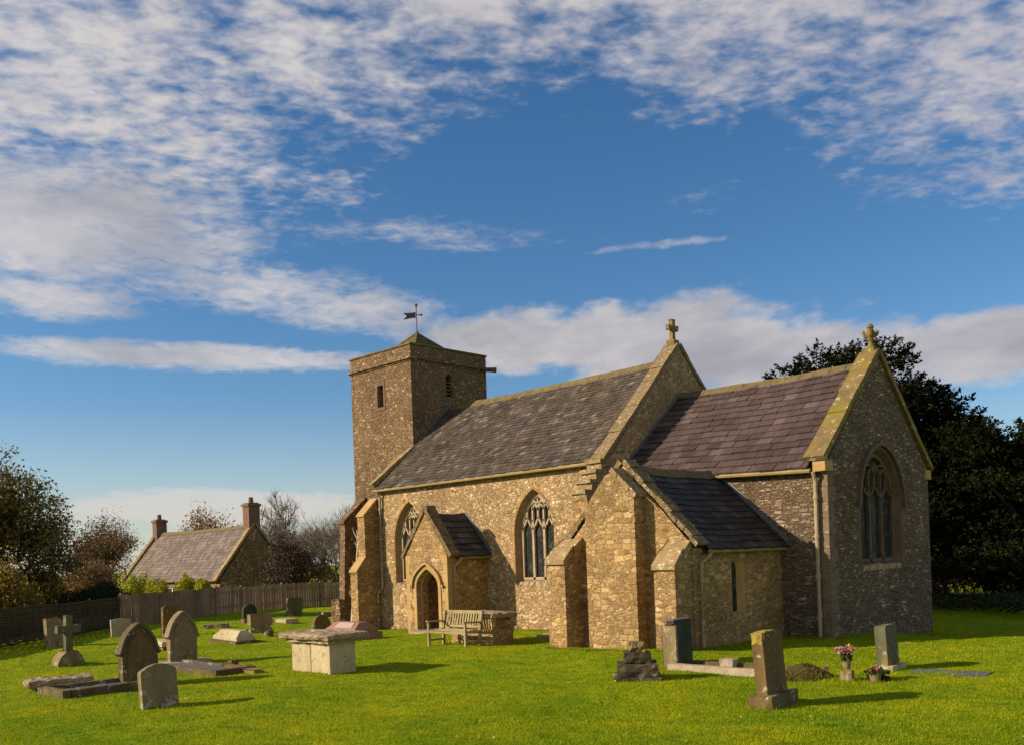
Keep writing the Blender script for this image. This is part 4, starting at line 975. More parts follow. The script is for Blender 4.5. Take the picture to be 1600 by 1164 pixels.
# background stones
t = stone_thing('headstone', 'dark round-topped headstone on a plinth near the board fence', 'headstone', -23.88, -2.37, 0)
m = MB(); W, H = .60, .74; outline_stone(m, [(-W/2, .16), (W/2, .16), (W/2, .5)]+[(W/2*math.cos(math.pi*i/10), .5+.24*math.sin(math.pi*i/10)) for i in range(1, 10)]+[(-W/2, .5)], .14); m.build('slab', m_green, t, bevel=.02)
m = MB(); m.rough((-.2, -.36, -.2), (.2, .36, .17), (3,4,2), .015, 2); m.build('plinth', m_gravedk, t)
t = stone_thing('headstone', 'pale grey T-shaped headstone, a broad block on a narrow foot', 'headstone', -19.05, -4.72, -4)
m = MB(); outline_stone(m, [(-.22, .12), (.30, .12), (.34, .26), (.42, .30), (.42, .66), (-.40, .68), (-.40, .30), (-.28, .26)], .22); m.build('slab', m_grave, t, bevel=.025)
m = MB(); m.prism([(-.26, -.40, -.2), (.26, -.40, -.2), (.2, -.40, .08), (.1, -.40, .16), (-.1, -.40, .16), (-.2, -.40, .08)], (0, .8, 0)); m.build('plinth', m_grave, t, bevel=.03)
t = stone_thing('boulder', 'small dark rounded boulder in front of the T-shaped headstone', 'boulder', -16.82, -5.69, 0, group='loose stones')
m = MB(); m.lathe([(.10, -.1), (.17, .03), (.16, .13), (.10, .20), (.02, .22)], 9); m.build('rock', m_gravedk, t, True)
t = stone_thing('grave_kerb', 'low broken kerb stone lying beside the dark rounded boulder', 'grave kerb', -16.1, -5.2, 20, group='loose stones')
m = MB(); m.rough((-.1, -.75, -.2), (.1, .75, .10), (2, 7, 2), .018, 7); m.build('kerb', m_gravedk, t)
t = stone_thing('ledger_stone', 'small white flat ledger stone near the board fence', 'grave slab', -23.0, -1.3, 10)
m = MB(); m.rough((-.5, -.35, -.1), (.5, .35, .16), (5,4,2), .02, 7); m.build('slab', m_gravepale, t)
t = stone_thing('headstone', 'upright green-stained headstone standing alone just before the board fence', 'headstone', -26.11, 1.13, -3, (0, 2))
m = MB(); outline_stone(m, [(-.36, -.3), (.36, -.3), (.38, .72), (.30, .80), (-.30, .82), (-.37, .74)], .13); m.build('slab', m_greenst, t, bevel=.02)
t = stone_thing('sleeper_edging', 'low brown timber edging along the foot of the far fence', 'edging', -24.3, 2.6, 0, group='loose stones')
m = MB(); m.rough((-.1, -1.2, -.2), (.1, 1.2, .20), (2, 9, 2), .012, 2); m.build('sleeper', m_rust, t)
t = stone_thing('headstone', 'low dark half-round headstone leaning behind the chest tomb', 'headstone', -16.6, -3.75, 8, (5, -6))
m = MB(); outline_stone(m, [(-.40, -.3), (.40, -.3), (.39, .25)]+[(.38*math.cos(math.pi*i/12), .25+.37*math.sin(math.pi*i/12)) for i in range(1, 12)]+[(-.39, .25)], .14); m.build('slab', m_gravebr, t, bevel=.02)
t = stone_thing('ledger_stone', 'small dark flat stone at the foot of the rough tower buttress', 'grave slab', -17.6, -2.7, 30)
m = MB(); m.rough((-.3, -.2, -.1), (.3, .2, .15), (4,3,2), .02, 9); m.build('slab', m_gravedk, t)
for i, (x, y, lab) in enumerate(((-24.5, -5.2, 'half-buried dark stone under the far fence, left of the round-topped headstone'), (-22.8, -4.4, 'flat grey stone sunk in the grass before the board fence'))):
    t = stone_thing('ledger_stone', lab, 'grave slab', x, y, 20+i*30); m = MB(); m.rough((-.45, -.25, -.1), (.45, .25, .10+.06*i), (5,3,2), .02, 30+i); m.build('slab', m_gravedk if i == 0 else m_grave, t)
# chest tomb
t = stone_thing('chest_tomb', 'pale chest tomb with rough lichened overhanging top slab on the open lawn', 'chest tomb', -6.35, -10.55, 2, group='chest tombs')
m = MB(); m.box((-.70, -.34, -.3), (-.02, .34, .66)); m.box((-.005, -.34, -.3), (.66, .335, .66)); m.build('chest', m_gravepale, t, bevel=.02)
m = MB(); m.rough((-.80, -.44, .62), (.76, .44, .70), (12, 7, 1), .012, 2); m.build('cornice', m_dress, t)
m = MB(); m.rough((-.93, -.54, .70), (.89, .54, .815), (16, 10, 2), .022, 3); m.build('top_slab', m_slabtop, t)
# second chest tomb by the bench
t = stone_thing('chest_tomb', 'brown-stone chest tomb with broken white top, behind the bench', 'chest tomb', -7.95, -4.35, 0, group='chest tombs')
m = MB(); m.rough((-.86, -.40, -.3), (.80, .40, .42), (10, 5, 4), .018, 6); m.rough((-.82, -.36, .42), (.76, .36, .74), (10, 5, 2), .014, 7); m.build('chest', m_vestry, t)
m = MB(); m.rough((-.94, -.48, .71), (.92, .48, .84), (12, 7, 2), .035, 8); m.build('top_slab', m_slabtop, t)
t = stone_thing('ledger_stone', 'thin flat stone lying on the grass between chest tomb and vestry buttress', 'grave slab', -7.0, -2.4, 0)
m = MB(); m.rough((-.5, -.3, -.1), (.5, .3, .09), (6,4,1), .012, 7); m.build('slab', m_kerb, t)
# bench
t = thing('garden_bench', 'weathered slatted wooden garden bench with arms, in front of the porch wall', 'bench', (-8.0, -5.35, gz(-8.0, -5.35)), 1)
BW = 1.50
for sx in (-1, 1):
    x = sx*(BW/2-.035)
    m = MB(); m.box((x-.032, -.30, -.05), (x+.032, -.235, .63)); m.build('leg', m_bench, t, bevel=.006)
    m = MB(); m.prism([(x-.032, .22, -.05), (x-.032, .29, -.05), (x-.032, .30, .42), (x-.032, .40, .90), (x-.032, .34, .91), (x-.032, .235, .42)], (.064, 0, 0)); m.build('leg', m_bench, t, bevel=.006)
    m = MB(); m.prism([(x-.045, -.33, .63), (x-.045, .30, .61), (x-.045, .30, .645), (x-.045, -.33, .67)], (.09, 0, 0)); m.build('armrest', m_bench, t, bevel=.008)
    m = MB(); m.box((x-.02, -.232, .12), (x+.02, .22, .17)); m.box((x-.02, -.232, .36), (x+.02, .23, .42)); m.build('side_rail', m_bench, t)
m = MB()
for i in range(5): m.box((-BW/2+.07, -.29+i*.105, .425-.012*abs(i-3)), (BW/2-.07, -.21+i*.105, .45-.012*abs(i-3)))
m.box((-BW/2+.068, -.29, .34), (BW/2-.068, -.25, .42)); m.build('seat', m_bench, t, bevel=.004)
m = MB(); m.prism([(-BW/2+.068, .36, .83), (-BW/2+.068, .395, .83), (-BW/2+.068, .41, .91), (-BW/2+.068, .372, .92)], (BW-.136, 0, 0)); m.prism([(-BW/2+.068, .27, .47), (-BW/2+.068, .305, .47), (-BW/2+.068, .316, .52), (-BW/2+.068, .282, .52)], (BW-.136, 0, 0))
for i in range(13):
    x = -BW/2+.15+i*(BW-.30)/12; m.prism([(x-.025, .293, .515), (x-.025, .305, .515), (x-.025, .385, .835), (x-.025, .372, .835)], (.05, 0, 0))
m.build('backrest', m_bench, t, bevel=.004)
# stepped cross base
m_stepst = plain_stone('blackened_step_stone', (.040, .029, .017), (.095, .070, .038), (.16, .13, .05), 2.5, (.52, .47, .36), .16, .9)
t = stone_thing('stepped_monument', 'mossy stepped pyramid base of a lost stone cross', 'monument', .25, -8.25, 38)
for i, (w, z0, z1) in enumerate(((.44, -.2, .07), (.37, .07, .30), (.25, .30, .50), (.145, .50, .68))):
    m = MB(); m.rough((-w, -w, z0), (w, w, z1), (5,5,2), .016, i+60); m.build('step' if i < 3 else 'socket_stone', m_stepst if i < 3 else m_yellowtop, t, bevel=0)
# slate headstone
t = stone_thing('headstone', 'dark green-black slate headstone with square shoulder beside the vestry corner', 'headstone', -.32, -6.08, 6, (0, -1))
m = MB(); W, H = .80, .90; outline_stone(m, [(-W/2, -.3), (W/2, -.3), (W/2, H), (-W/2+.08, H), (-W/2+.08, H-.07), (-W/2, H-.07)], .15); m.build('slab', m_green, t, bevel=.012)
m = MB(); outline_stone(m, [(-W/2-.005, -.3), (-W/2+.075, -.3), (-W/2+.075, H-.09), (-W/2-.005, H-.10)], .30); m.build('side_stone', m_grave, t, bevel=.02)
m = MB(); m.box((-.085, -W/2+.085, H-.004), (.085, W/2+.005, H+.022)); m.build('lead_cap', m_lead, t, bevel=.006)
t = stone_thing('kerbed_grave', 'pale straight grave kerb stretching from the slate headstone to the tall leaning stone', 'kerbed grave', -.08, -6.80, 1, group='kerbed graves')
m = MB(); m.rough((.0, -.07, -.2), (2.5, .07, .13), (12, 1, 2), .006, 5); m.build('kerb', m_kerb, t)
m = MB(); m.rough((.0, .80, -.2), (2.4, .93, .10), (12, 1, 2), .008, 6); m.build('kerb', m_gravedk, t)
t = stone_thing('grave_vase_block', 'small square grey stone block inside the pale grave kerb', 'stone block', .80, -6.05, 5, group='loose stones')
m = MB(); m.rough((-.15, -.13, -.1), (.15, .13, .20), (3,3,2), .010, 5); m.build('block', m_kerb, t)
# tall leaning stone
t = stone_thing('headstone', 'tall brown headstone leaning back on a block base with yellow lichen on its shoulder', 'headstone', 3.62, -9.40, 4, (1, -3.5))
m = MB(); W, H = .66, 1.10; outline_stone(m, [(-W/2, .18), (W/2, .18), (W/2-.01, H-.06), (W/2-.06, H), (-W/2+.10, H+.01), (-W/2+.05, H-.02), (-W/2+.03, H-.14), (-W/2, H-.17)], .17); m.build('slab', m_gravebr, t, bevel=.02)
m = MB(); m.rough((-.088, -W/2-.012, H-.17), (.088, -W/2+.10, H+.02), (2,2,3), .012, 3); m.rough((-.086, -W/2+.09, H-.01), (.086, W/2-.2, H+.025), (2,4,1), .008, 4); m.build('lichen_crust', m_yellowtop, t)
m = MB(); m.rough((-.20, -.44, -.25), (.20, .46, .20), (4, 7, 3), .014, 6); m.build('base', m_gravebr, t)
# grass mound
def mound():
    t = stone_thing('grass_heap', 'heap of dry dug turf behind the tall leaning headstone', 'heap', 2.75, -6.75, 0, group='loose stones')
    m = MB(); m.rough((-.38, -.45, -.2), (.38, .5, .02), (4,5,2), .03, 5); prof = [(.46, -.08), (.40, .05), (.28, .14), (.16, .20), (.05, .23), (.01, .235)]
    m.lathe(prof, 14); mo = m.build('turf_core', simple('peat', (.06, .045, .015), .95, vary=.5), t)
    n = 3600; r = np.sqrt(rng.random(n))*.50; a = rng.random(n)*2*np.pi; h = np.clip(.25*(1-(r/.50)**1.3), 0, 1)+rng.random(n)*.03
    c = np.stack([r*np.cos(a), r*np.sin(a), h-.02], 1); v, f = leaves(c, .08, .12, 0, np.array([.1, 0, .15])); tag(bigmesh('dry_blades', v, f, m_drygrass, t), kind='stuff')
mound()
# flowers
t = stone_thing('flower_vase', 'stone vase holding a bunch of pink and yellow flowers', 'flower vase', 3.52, -6.75, 15)
m = MB(); m.rough((-.10, -.10, -.05), (.10, .10, .18), (3,3,3), .012, 4); m.build('block', m_grave, t)
m = MB(); m.lathe([(.05, .20), (.065, .23), (.07, .30), (.055, .33)], 10); m.build('vase', m_grave, t)
def bunch(t, c, n, rad, hh, mat, size, name, asp=.9):
    p = rng.normal(size=(n, 3)); p /= np.linalg.norm(p, axis=1)[:, None]; p *= (rng.random(n)**.5)[:, None]*np.array([rad, rad, hh]); p += np.array(c)
    v, f = leaves(p, size, asp); bigmesh(name, v, f, mat, t)
bunch(t, (0, 0, .40), 260, .10, .12, m_stem, .08, 'leaves', .3); bunch(t, (-.02, -.06, .53), 150, .17, .06, m_flpink, .055, 'flowers'); bunch(t, (.04, .06, .58), 40, .06, .03, m_flyel, .045, 'flowers'); bunch(t, (.03, .16, .51), 60, .09, .04, m_flpink, .05, 'flowers')
t = stone_thing('flower_pots', 'low dark tray of pots with small red and white flowers beside the vase', 'flower pots', 3.95, -6.62, 20)
for i, (x, y, r_, h_) in enumerate(((0, 0, .10, .12), (.05, .20, .09, .11), (-.08, .10, .07, .10), (.16, .08, .07, .08))):
    m = MB(); m.lathe([(r_*.75, -.03), (r_, h_), (r_*.9, h_), (r_*.85, h_-.02)], 12, (x, y, 0)); m.build('pot', m_rust if i == 0 else m_dark, t)
bunch(t, (.02, .10, .15), 260, .22, .08, m_stem, .08, 'leaves', .35); bunch(t, (0, .02, .21), 26, .12, .06, m_flred, .05, 'flowers'); bunch(t, (.0, .16, .23), 16, .08, .05, m_flpink, .04, 'flowers')
t = stone_thing('flower_posy', 'few loose orange pink blooms lying in the grass left of the vase', 'flowers', 3.25, -6.85, 0)
m = MB(); m.tube([(0,0,-.03), (.02,-.05,.10), (.0,-.10,.17)], .008, 5); m.build('stem', m_stem, t); bunch(t, (0, -.11, .20), 30, .055, .05, m_flpink, .05, 'flowers')
# small headstone right
t = stone_thing('headstone', 'small green-faced headstone with sunlit edge near the chancel corner, right of the flowers', 'headstone', 3.33, -4.62, 3, (0, -3))
m = MB(); W, H = .58, .80; outline_stone(m, [(-W/2, .06), (W/2, .06), (W/2, H-.02), (W/2-.05, H+.01), (-W/2+.05, H), (-W/2, H-.03)], .20); m.build('slab', m_greenst, t, bevel=.02)
m = MB(); m.rough((-.2, -.38, -.2), (.22, .38, .07), (3,5,2), .012, 6); m.build('base', m_gravepale, t)
t = stone_thing('ledger_stone', 'dark flat ledger stone sunk in the grass right of the green-faced headstone', 'grave slab', 4.15, -4.75, 3)
m = MB(); m.rough((-.35, -.34, -.1), (.95, .34, .022), (9,5,1), .010, 6); m.build('slab', m_gravel, t)

# ================================================================ BOUNDARY FENCES
def board_fence(pts, H, label, name='board_fence'):
    t = thing(name, label, 'fence', (pts[0][0], pts[0][1], gz(*pts[0])), group=None); x0, y0, z0 = t.location; r = random.Random(3)
    bd = MB(); rl = MB()
    for (ax, ay), (bx, by) in zip(pts[:-1], pts[1:]):
        L = math.hypot(bx-ax, by-ay); n = int(L/.15); ux, uy = (bx-ax)/L, (by-ay)/L; ang = math.atan2(uy, ux)
        for i in range(n):
            s = (i+.5)/n; x = ax+(bx-ax)*s; y = ay+(by-ay)*s; z = gz(x, y); h = H+r.uniform(-.03, .03)
            w = L/n*.5-.009; q = r.uniform(-.008, .008)
            c = Vector((x-x0-uy*q, y-y0+ux*q, z-z0)); U = Vector((ux, uy, 0)); Nn = Vector((-uy, ux, 0))*.011
            bd.prism([c-U*w-Nn+Vector((0,0,-.1)), c+U*w-Nn+Vector((0,0,-.1)), c+U*w-Nn+Vector((0,0,h)), c-U*w-Nn+Vector((0,0,h))], Nn*2)
        for hz in (.35, H-.25):
            p = Vector((ax-x0, ay-y0, gz(ax, ay)-z0+hz)); q = Vector((bx-x0, by-y0, gz(bx, by)-z0+hz)); o = Vector((-uy, ux, 0))*.05
            rl.prism([p+o, q+o, q+o+Vector((0,0,.09)), p+o+Vector((0,0,.09))], o*.7)
    bd.build('boards', m_fence, t); rl.build('rails', m_fence, t)
    for (ax, ay), (bx, by) in zip(pts[:-1], pts[1:]):
        L = math.hypot(bx-ax, by-ay); n = max(1, int(L/2.2))
        for i in range(n+1 if (bx, by) == pts[-1] else n):
            s = i/n; x = ax+(bx-ax)*s; y = ay+(by-ay)*s; m = MB(); z = gz(x, y)-z0
            m.box((x-x0-.05, y-y0-.05, z-.2), (x-x0+.05, y-y0+.05, z+H+.07)); m.build('post', m_fence, t)
board_fence([(-28.6, -5.6), (-33.4, 2.6), (-33.2, 7.3), (-32.5, 16)], 1.32, 'grey weathered close-board fence along the back of the churchyard')
def hurdle(pts, H, label):
    t = thing('hurdle_fence', label, 'fence', (pts[0][0], pts[0][1], gz(*pts[0]))); x0, y0, z0 = t.location; r = random.Random(5); w = MB()
    for (ax, ay), (bx, by) in zip(pts[:-1], pts[1:]):
        L = math.hypot(bx-ax, by-ay); ux, uy = (bx-ax)/L, (by-ay)/L; n = int(L/.45)
        for k in range(int(H/.045)):
            ph = r.random()*6; pp = []
            for i in range(n*2+1):
                s = i/(n*2); x = ax+(bx-ax)*s; y = ay+(by-ay)*s; o = .035*(1 if (i//1+k) % 2 else -1)*(1 if i % 2 else .3)
                pp.append((x-x0-uy*o, y-y0+ux*o, gz(x, y)-z0+.03+k*.045+r.uniform(-.012, .012)))
            w.tube(pp, .027, 5)
    w.build('woven_rods', m_wattle, t); st = MB()
    for (ax, ay), (bx, by) in zip(pts[:-1], pts[1:]):
        L = math.hypot(bx-ax, by-ay); n = int(L/1.9)
        for i in range(n+1):
            s = i/n; x = ax+(bx-ax)*s; y = ay+(by-ay)*s; m = MB(); m.tube([(x-x0, y-y0, gz(x, y)-z0-.2), (x-x0+.01, y-y0, gz(x, y)-z0+H+r.uniform(.05, .14))], .04, 7); m.build('stake', m_wattle, t)
hurdle([(-15.5, -19.5), (-21.6, -12.6), (-24.6, -9.6), (-28.6, -5.7)], 1.22, 'dark woven hazel hurdle fence on the left side of the churchyard')

# ================================================================ COTTAGE
def cottage():
    x1, y0, zb, ze, zr, L, W = -46.7, 8.5, gz(-46, 9)-.3, 1.40, 5.05, 15.0, 5.4
    t = thing('cottage', 'long low stone cottage with grey roof and two chimneys behind the fence', 'cottage', (x1, y0, 0))
    x0 = -L; m = MB(); win = [(-11.6, -.05), (-7.2, -.05), (-2.9, -.05)]; ww, wh = .75, 1.0
    hs = []
    for wx, wz in win:
        l = [(wx-ww, wz), (wx+ww, wz), (wx+ww, wz+wh), (wx-ww, wz+wh)]; hs.append((l, l, .18))
    wall_face(m, (0, 0, 0), EX, SY, [(x0, zb), (0, zb), (0, ze), (x0, ze)], hs); m.build('wall', m_cottage, t)
    m = MB(); m.prism([(0, .003, zb), (0, W, zb), (0, W, ze), (0, W/2, zr-.05), (0, .003, ze)], (-.4, 0, 0)); m.prism([(x0, .003, zb), (x0, W, zb), (x0, W, ze), (x0, W/2, zr-.05), (x0, .003, ze)], (.4, 0, 0)); m.box((x0+.4, W-.3, zb), (-.4, W, ze)); m.build('gable_wall', m_cottage_d, t)
    for wx, wz in win:
        f = MB()
        for a, b in (((wx-ww, wz), (wx-ww+.08, wz+wh)), ((wx+ww-.08, wz), (wx+ww, wz+wh)), ((wx-.05, wz), (wx+.05, wz+wh)), ((wx-ww+.08, wz), (wx-.05, wz+.07)), ((wx+.05, wz), (wx+ww-.08, wz+.07)), ((wx-ww+.08, wz+wh-.07), (wx-.05, wz+wh)), ((wx+.05, wz+wh-.07), (wx+ww-.08, wz+wh)), ((wx-ww+.08, wz+wh*.5-.03), (wx-.05, wz+wh*.5+.03)), ((wx+.05, wz+wh*.5-.03), (wx+ww-.08, wz+wh*.5+.03))):
            f.box((a[0], .08, a[1]), (b[0], .14, b[1]))
        fo = f.build('window', m_white, t); g = MB(); g.add([(wx-ww, .12, wz), (wx+ww, .12, wz), (wx+ww, .12, wz+wh), (wx-ww, .12, wz+wh)], [(0,1,2,3)]); g.build('glass', m_glass, fo)
    global church
    ch = church; church = t
    roof('roof', (x0+.25, -.25, ze-.05), (-.25, -.25, ze-.05), (x0+.25, W/2, zr), (-.25, W/2, zr), m_sl_cot, .34, exposure=.28, seed=21, n_other=((x0+.25, W+.25, ze-.05), (-.25, W+.25, ze-.05), (x0+.25, W/2, zr), (-.25, W/2, zr)))
    gable_coping('gable_coping', [(-.3, ze-.08), (W/2, zr+.1), (W+.3, ze-.08)], -.42, .06, .14, m_copwhite, seed=22, seg=.6)
    gable_coping('gable_coping', [(-.3, ze-.08), (W/2, zr+.1), (W+.3, ze-.08)], x0-.06, x0+.42, .14, m_coping, seed=23, seg=.6)
    church = ch
    for xc, w, d, top in ((-.42, .40, .42, zr+1.55), (x0+.45, .36, .42, zr+1.15)):
        m = MB(); m.box((xc-w, W/2-d, zr-.9), (xc+w, W/2+d, top-.25)); m.box((xc-w-.08, W/2-d-.08, top-.25), (xc+w+.08, W/2+d+.08, top-.08)); m.box((xc-w+.05, W/2-d+.05, top-.08), (xc+w-.05, W/2+d-.05, top))
        c = m.build('chimney', m_brick, t); p = MB(); p.lathe([(.17, 0), (.15, .35), (.17, .38)], 10, (xc, W/2, top)); p.build('chimney_pot', m_brick, c)
cottage()

# ================================================================ TREES AND SHRUBS
def branch_tree(t, H, r0, seed, levels=4, spread=.6, nb=(4, 6), trunk_h=.3, mat=m_bark, up=.35, twig=True, kmin=.012, lean=(0,0)):
    """recursive trunk and limbs; returns the twig end points"""
    rd = random.Random(seed); mb = MB(); ends = []
    def grow(p, d, L, r, lev):
        n = 4 if lev < 2 else 3; pts = [p]; rs = [r]; q = p; dd = d
        for i in range(n):
            dd = (dd+Vector((rd.uniform(-1, 1), rd.uniform(-1, 1), rd.uniform(-.6, .8)))*.18+Vector((0,0,up*.12))).normalized()
            q = q+dd*L/n; pts.append(q); rs.append(max(kmin*.5, r*(1-.55*(i+1)/n)))
        mb.tube(pts, rs, 7 if lev == 0 else (5 if lev == 1 else 3), cap=False)
        if lev >= levels: ends.append((pts[-1], dd)); ends.append((pts[-2], dd)); return
        k = rd.randint(*nb)
        for i in range(k):
            s = rd.uniform(.35 if lev else .6, 1.0); j = min(n-1, int(s*n)); b = pts[j].lerp(pts[j+1], s*n-j) if j < n else pts[-1]
            a = rd.uniform(0, 2*math.pi); perp = dd.orthogonal().normalized(); perp = (perp*math.cos(a)+dd.cross(perp)*math.sin(a))
            nd = (dd*(1-spread)+perp*spread*rd.uniform(.7, 1.3)+Vector((0,0,up*.5))).normalized()
            grow(b, nd, L*rd.uniform(.55, .8), max(kmin, r*rd.uniform(.42, .6)), lev+1)
        grow(pts[-1], dd, L*.7, max(kmin, rs[-1]), lev+1)
    grow(Vector((0,0,-.3)), Vector((lean[0], lean[1], 1)).normalized(), H*trunk_h, r0, 0)
    mb.build('trunk', mat, t); return ends
def leafed(t, ends, n_per, rad, size, mat, name='crown', asp=.55, droop=None, lo=None):
    P = np.array([tuple(e[0]) for e in ends]); i = rng.integers(0, len(P), n_per*len(P)); c = P[i]+rng.normal(size=(len(i), 3))*rad
    if lo is not None: c = c[c[:, 2] > lo]
    v, f = leaves(c, size, asp, 0, droop); return bigmesh(name, v, f, mat, t)
def tree(name, label, x, y, H, r0, seed, leaf=None, group='trees around the churchyard', mat=m_bark, **kw):
    lf = leaf; t = thing(name, label, 'tree', (x, y, gz(x, y)), random.Random(seed).uniform(0, 360), group)
    e = branch_tree(t, H, r0, seed, mat=mat, **kw)
    if lf: leafed(t, e, *lf)
    return t
def blob_shrub(name, label, x, y, rx, ry, h, n, size, mat, cat='shrub', group=None, lumps=5, asp=.55, core=True):
    """shrub of leaf-sized faces gathered in uneven lumps round short stems"""
    t = thing(name, label, cat, (x, y, gz(x, y)), 0, group); r = np.random.default_rng(abs(hash(label)) % 1000 if False else int(abs(x*31+y*17)*10) % 9973)
    cs = np.stack([(r.random(lumps)-.5)*1.3*rx, (r.random(lumps)-.5)*1.3*ry, h*(.45+.35*r.random(lumps))], 1); cs = np.vstack([cs, [[0, 0, h*.4]]])
    rad = np.vstack([np.stack([rx*(.35+.3*r.random(lumps)), ry*(.35+.3*r.random(lumps)), h*(.2+.15*r.random(lumps))], 1), [[rx*.8, ry*.8, h*.4]]])
    k = r.integers(0, lumps+1, n); d = r.normal(size=(n, 3)); d /= np.linalg.norm(d, axis=1)[:, None]; c = cs[k]+d*rad[k]*(r.random(n)**.35)[:, None]; c[:, 2] = np.maximum(c[:, 2], .02)
    v, f = leaves(c, size, asp); bigmesh('foliage', v, f, mat, t)
    m = MB()
    for i in range(lumps): m.tube([(cs[i][0]*.2, cs[i][1]*.2, -.2), (cs[i][0]*.7, cs[i][1]*.7, cs[i][2]*.5), tuple(cs[i])], [.04, .03, .012], 5)
    m.build('stems', m_bark, t); return t

# left: big half-bare tree, then browner trees behind
tree('half_bare_tree', 'large spreading autumn tree with thinning dark leaves at the left edge', -34.6, -8.6, 11.6, .30, 11, (6, .20, .145, m_autgreen), levels=5, spread=.64, nb=(4, 4), trunk_h=.25, up=.26, kmin=.014)
tree('autumn_tree', 'low golden-brown leafy tree under the large half-bare tree', -30.8, -9.8, 6.6, .2, 12, (26, .30, .14, m_autumn), levels=3, spread=.75, nb=(5, 6), trunk_h=.20, up=.1)
tree('autumn_tree', 'dark ochre leafy tree behind the hurdle fence, nearest the clipped hedge', -35.4, -6.6, 6.2, .2, 17, (26, .30, .14, m_autumn), levels=3, spread=.75, nb=(5, 6), trunk_h=.20, up=.1)
tree('autumn_tree', 'golden-brown bushy tree at the far left edge behind the hurdle fence', -28.8, -12.2, 6.6, .2, 18, (26, .28, .14, m_autumn), levels=3, spread=.75, nb=(5, 6), trunk_h=.18, up=.1)
tree('autumn_tree', 'rust-brown bushy tree filling the gap under the half-bare tree trunk', -33.6, -8.6, 6.6, .2, 19, (26, .28, .14, m_rusty), levels=3, spread=.75, nb=(5, 6), trunk_h=.18, up=.1)
tree('autumn_tree', 'brown thin-leaved tree standing left of the cottage chimney', -69.5, 10.0, 11.0, .25, 13, (6, .35, .16, m_rusty), levels=4, spread=.6, nb=(4, 5), trunk_h=.3, up=.3)
tree('autumn_tree', 'russet leafy tree low against the left end of the cottage', -64, 6, 6.6, .2, 14, (22, .4, .17, m_rusty), levels=3, spread=.7, nb=(5, 6), trunk_h=.25)
tree('orange_tree', 'orange tree top showing above the cottage ridge', -78.3, 23.6, 11.6, .25, 15, (14, .35, .22, m_orange), levels=3, spread=.6, nb=(5, 6), trunk_h=.35)
tree('bare_tree', 'tall bare tree with fine dark twigs behind the cottage chimney', -55, 18.7, 14.2, .24, 21, None, levels=5, spread=.58, nb=(4, 4), trunk_h=.25, up=.35, mat=m_barkpale, kmin=.020)
tree('bare_tree', 'bare thorn tree with dense twigs between cottage and tower', -43.6, 16.2, 12.0, .18, 22, None, levels=5, spread=.6, nb=(4, 4), trunk_h=.25, up=.3, mat=m_barkpale, kmin=.012)
tree('bare_tree', 'bare tree standing closest to the church tower', -39.6, 15.0, 11.4, .18, 23, None, levels=5, spread=.6, nb=(4, 4), trunk_h=.25, up=.3, mat=m_barkpale, kmin=.012)
tree('bushy_tree', 'dark purple-brown bushy tree against the cottage gable', -42.4, 11.8, 8.0, .18, 31, (11, .26, .13, m_purplebush), levels=4, spread=.5, nb=(4, 4), trunk_h=.26, up=.5)
def hedgerow(name, label, a, b, w, h, n, size, mat):
    """long hedge between a and b"""
    cx, cy = (a[0]+b[0])/2, (a[1]+b[1])/2; L = math.hypot(b[0]-a[0], b[1]-a[1]); t = thing(name, label, 'hedge', (cx, cy, gz(cx, cy)), math.degrees(math.atan2(b[1]-a[1], b[0]-a[0])))
    u = (rng.random(n)-.5)*L; top = h*(.75+.25*np.sin(u*.35)*np.sin(u*.13+1)+.12*np.sin(u*1.3)); c = np.stack([u, (rng.random(n)-.5)*w, top*rng.random(n)**.6], 1)
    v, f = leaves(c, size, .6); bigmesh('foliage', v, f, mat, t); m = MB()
    for i in range(int(L/6)): x = -L/2+3+i*6; m.tube([(x, 0, -.3), (x+.2, .1, h*.6)], .08, 5)
    m.build('stems', m_bark, t)
hedgerow('field_hedgerow', 'long brown field hedgerow far behind the cottage', (-104, 4), (-62, 62), 3.0, 3.4, 26000, .34, m_rusty)
hedgerow('field_hedgerow', 'dark far hedgerow beyond the trees at the left', (-86, -32), (-104, 4), 3.0, 3.4, 14000, .34, m_autumn)
blob_shrub('russet_bush', 'low russet bush in the gap left of the cottage roof end', -46.0, -.4, 2.0, 2.0, 3.6, 7000, .15, m_rusty, 'shrub', lumps=7)
blob_shrub('clipped_hedge', 'dark green clipped hedge behind the hurdle fence', -33.8, -4.4, 1.3, 1.7, 1.75, 14000, .10, m_hedge, 'hedge', lumps=9)
for i, (x, y, rx, h, lab) in enumerate(((-56.9, 7.2, 1.5, 3.6, 'lime green shrub at the left end of the cottage front'), (-53.0, 7.2, 1.4, 3.15, 'lime green shrub between the cottage windows, second from the left'), (-49.6, 7.2, 1.3, 3.2, 'brightest lime green shrub under the cottage eaves'), (-46.9, 7.4, .9, 2.9, 'lime green shrub at the right corner of the cottage front'))):
    blob_shrub('lime_shrub', lab, x, y, rx, .7, h, 5000, .15, m_lime, 'shrub', 'lime shrubs before the cottage', lumps=6)

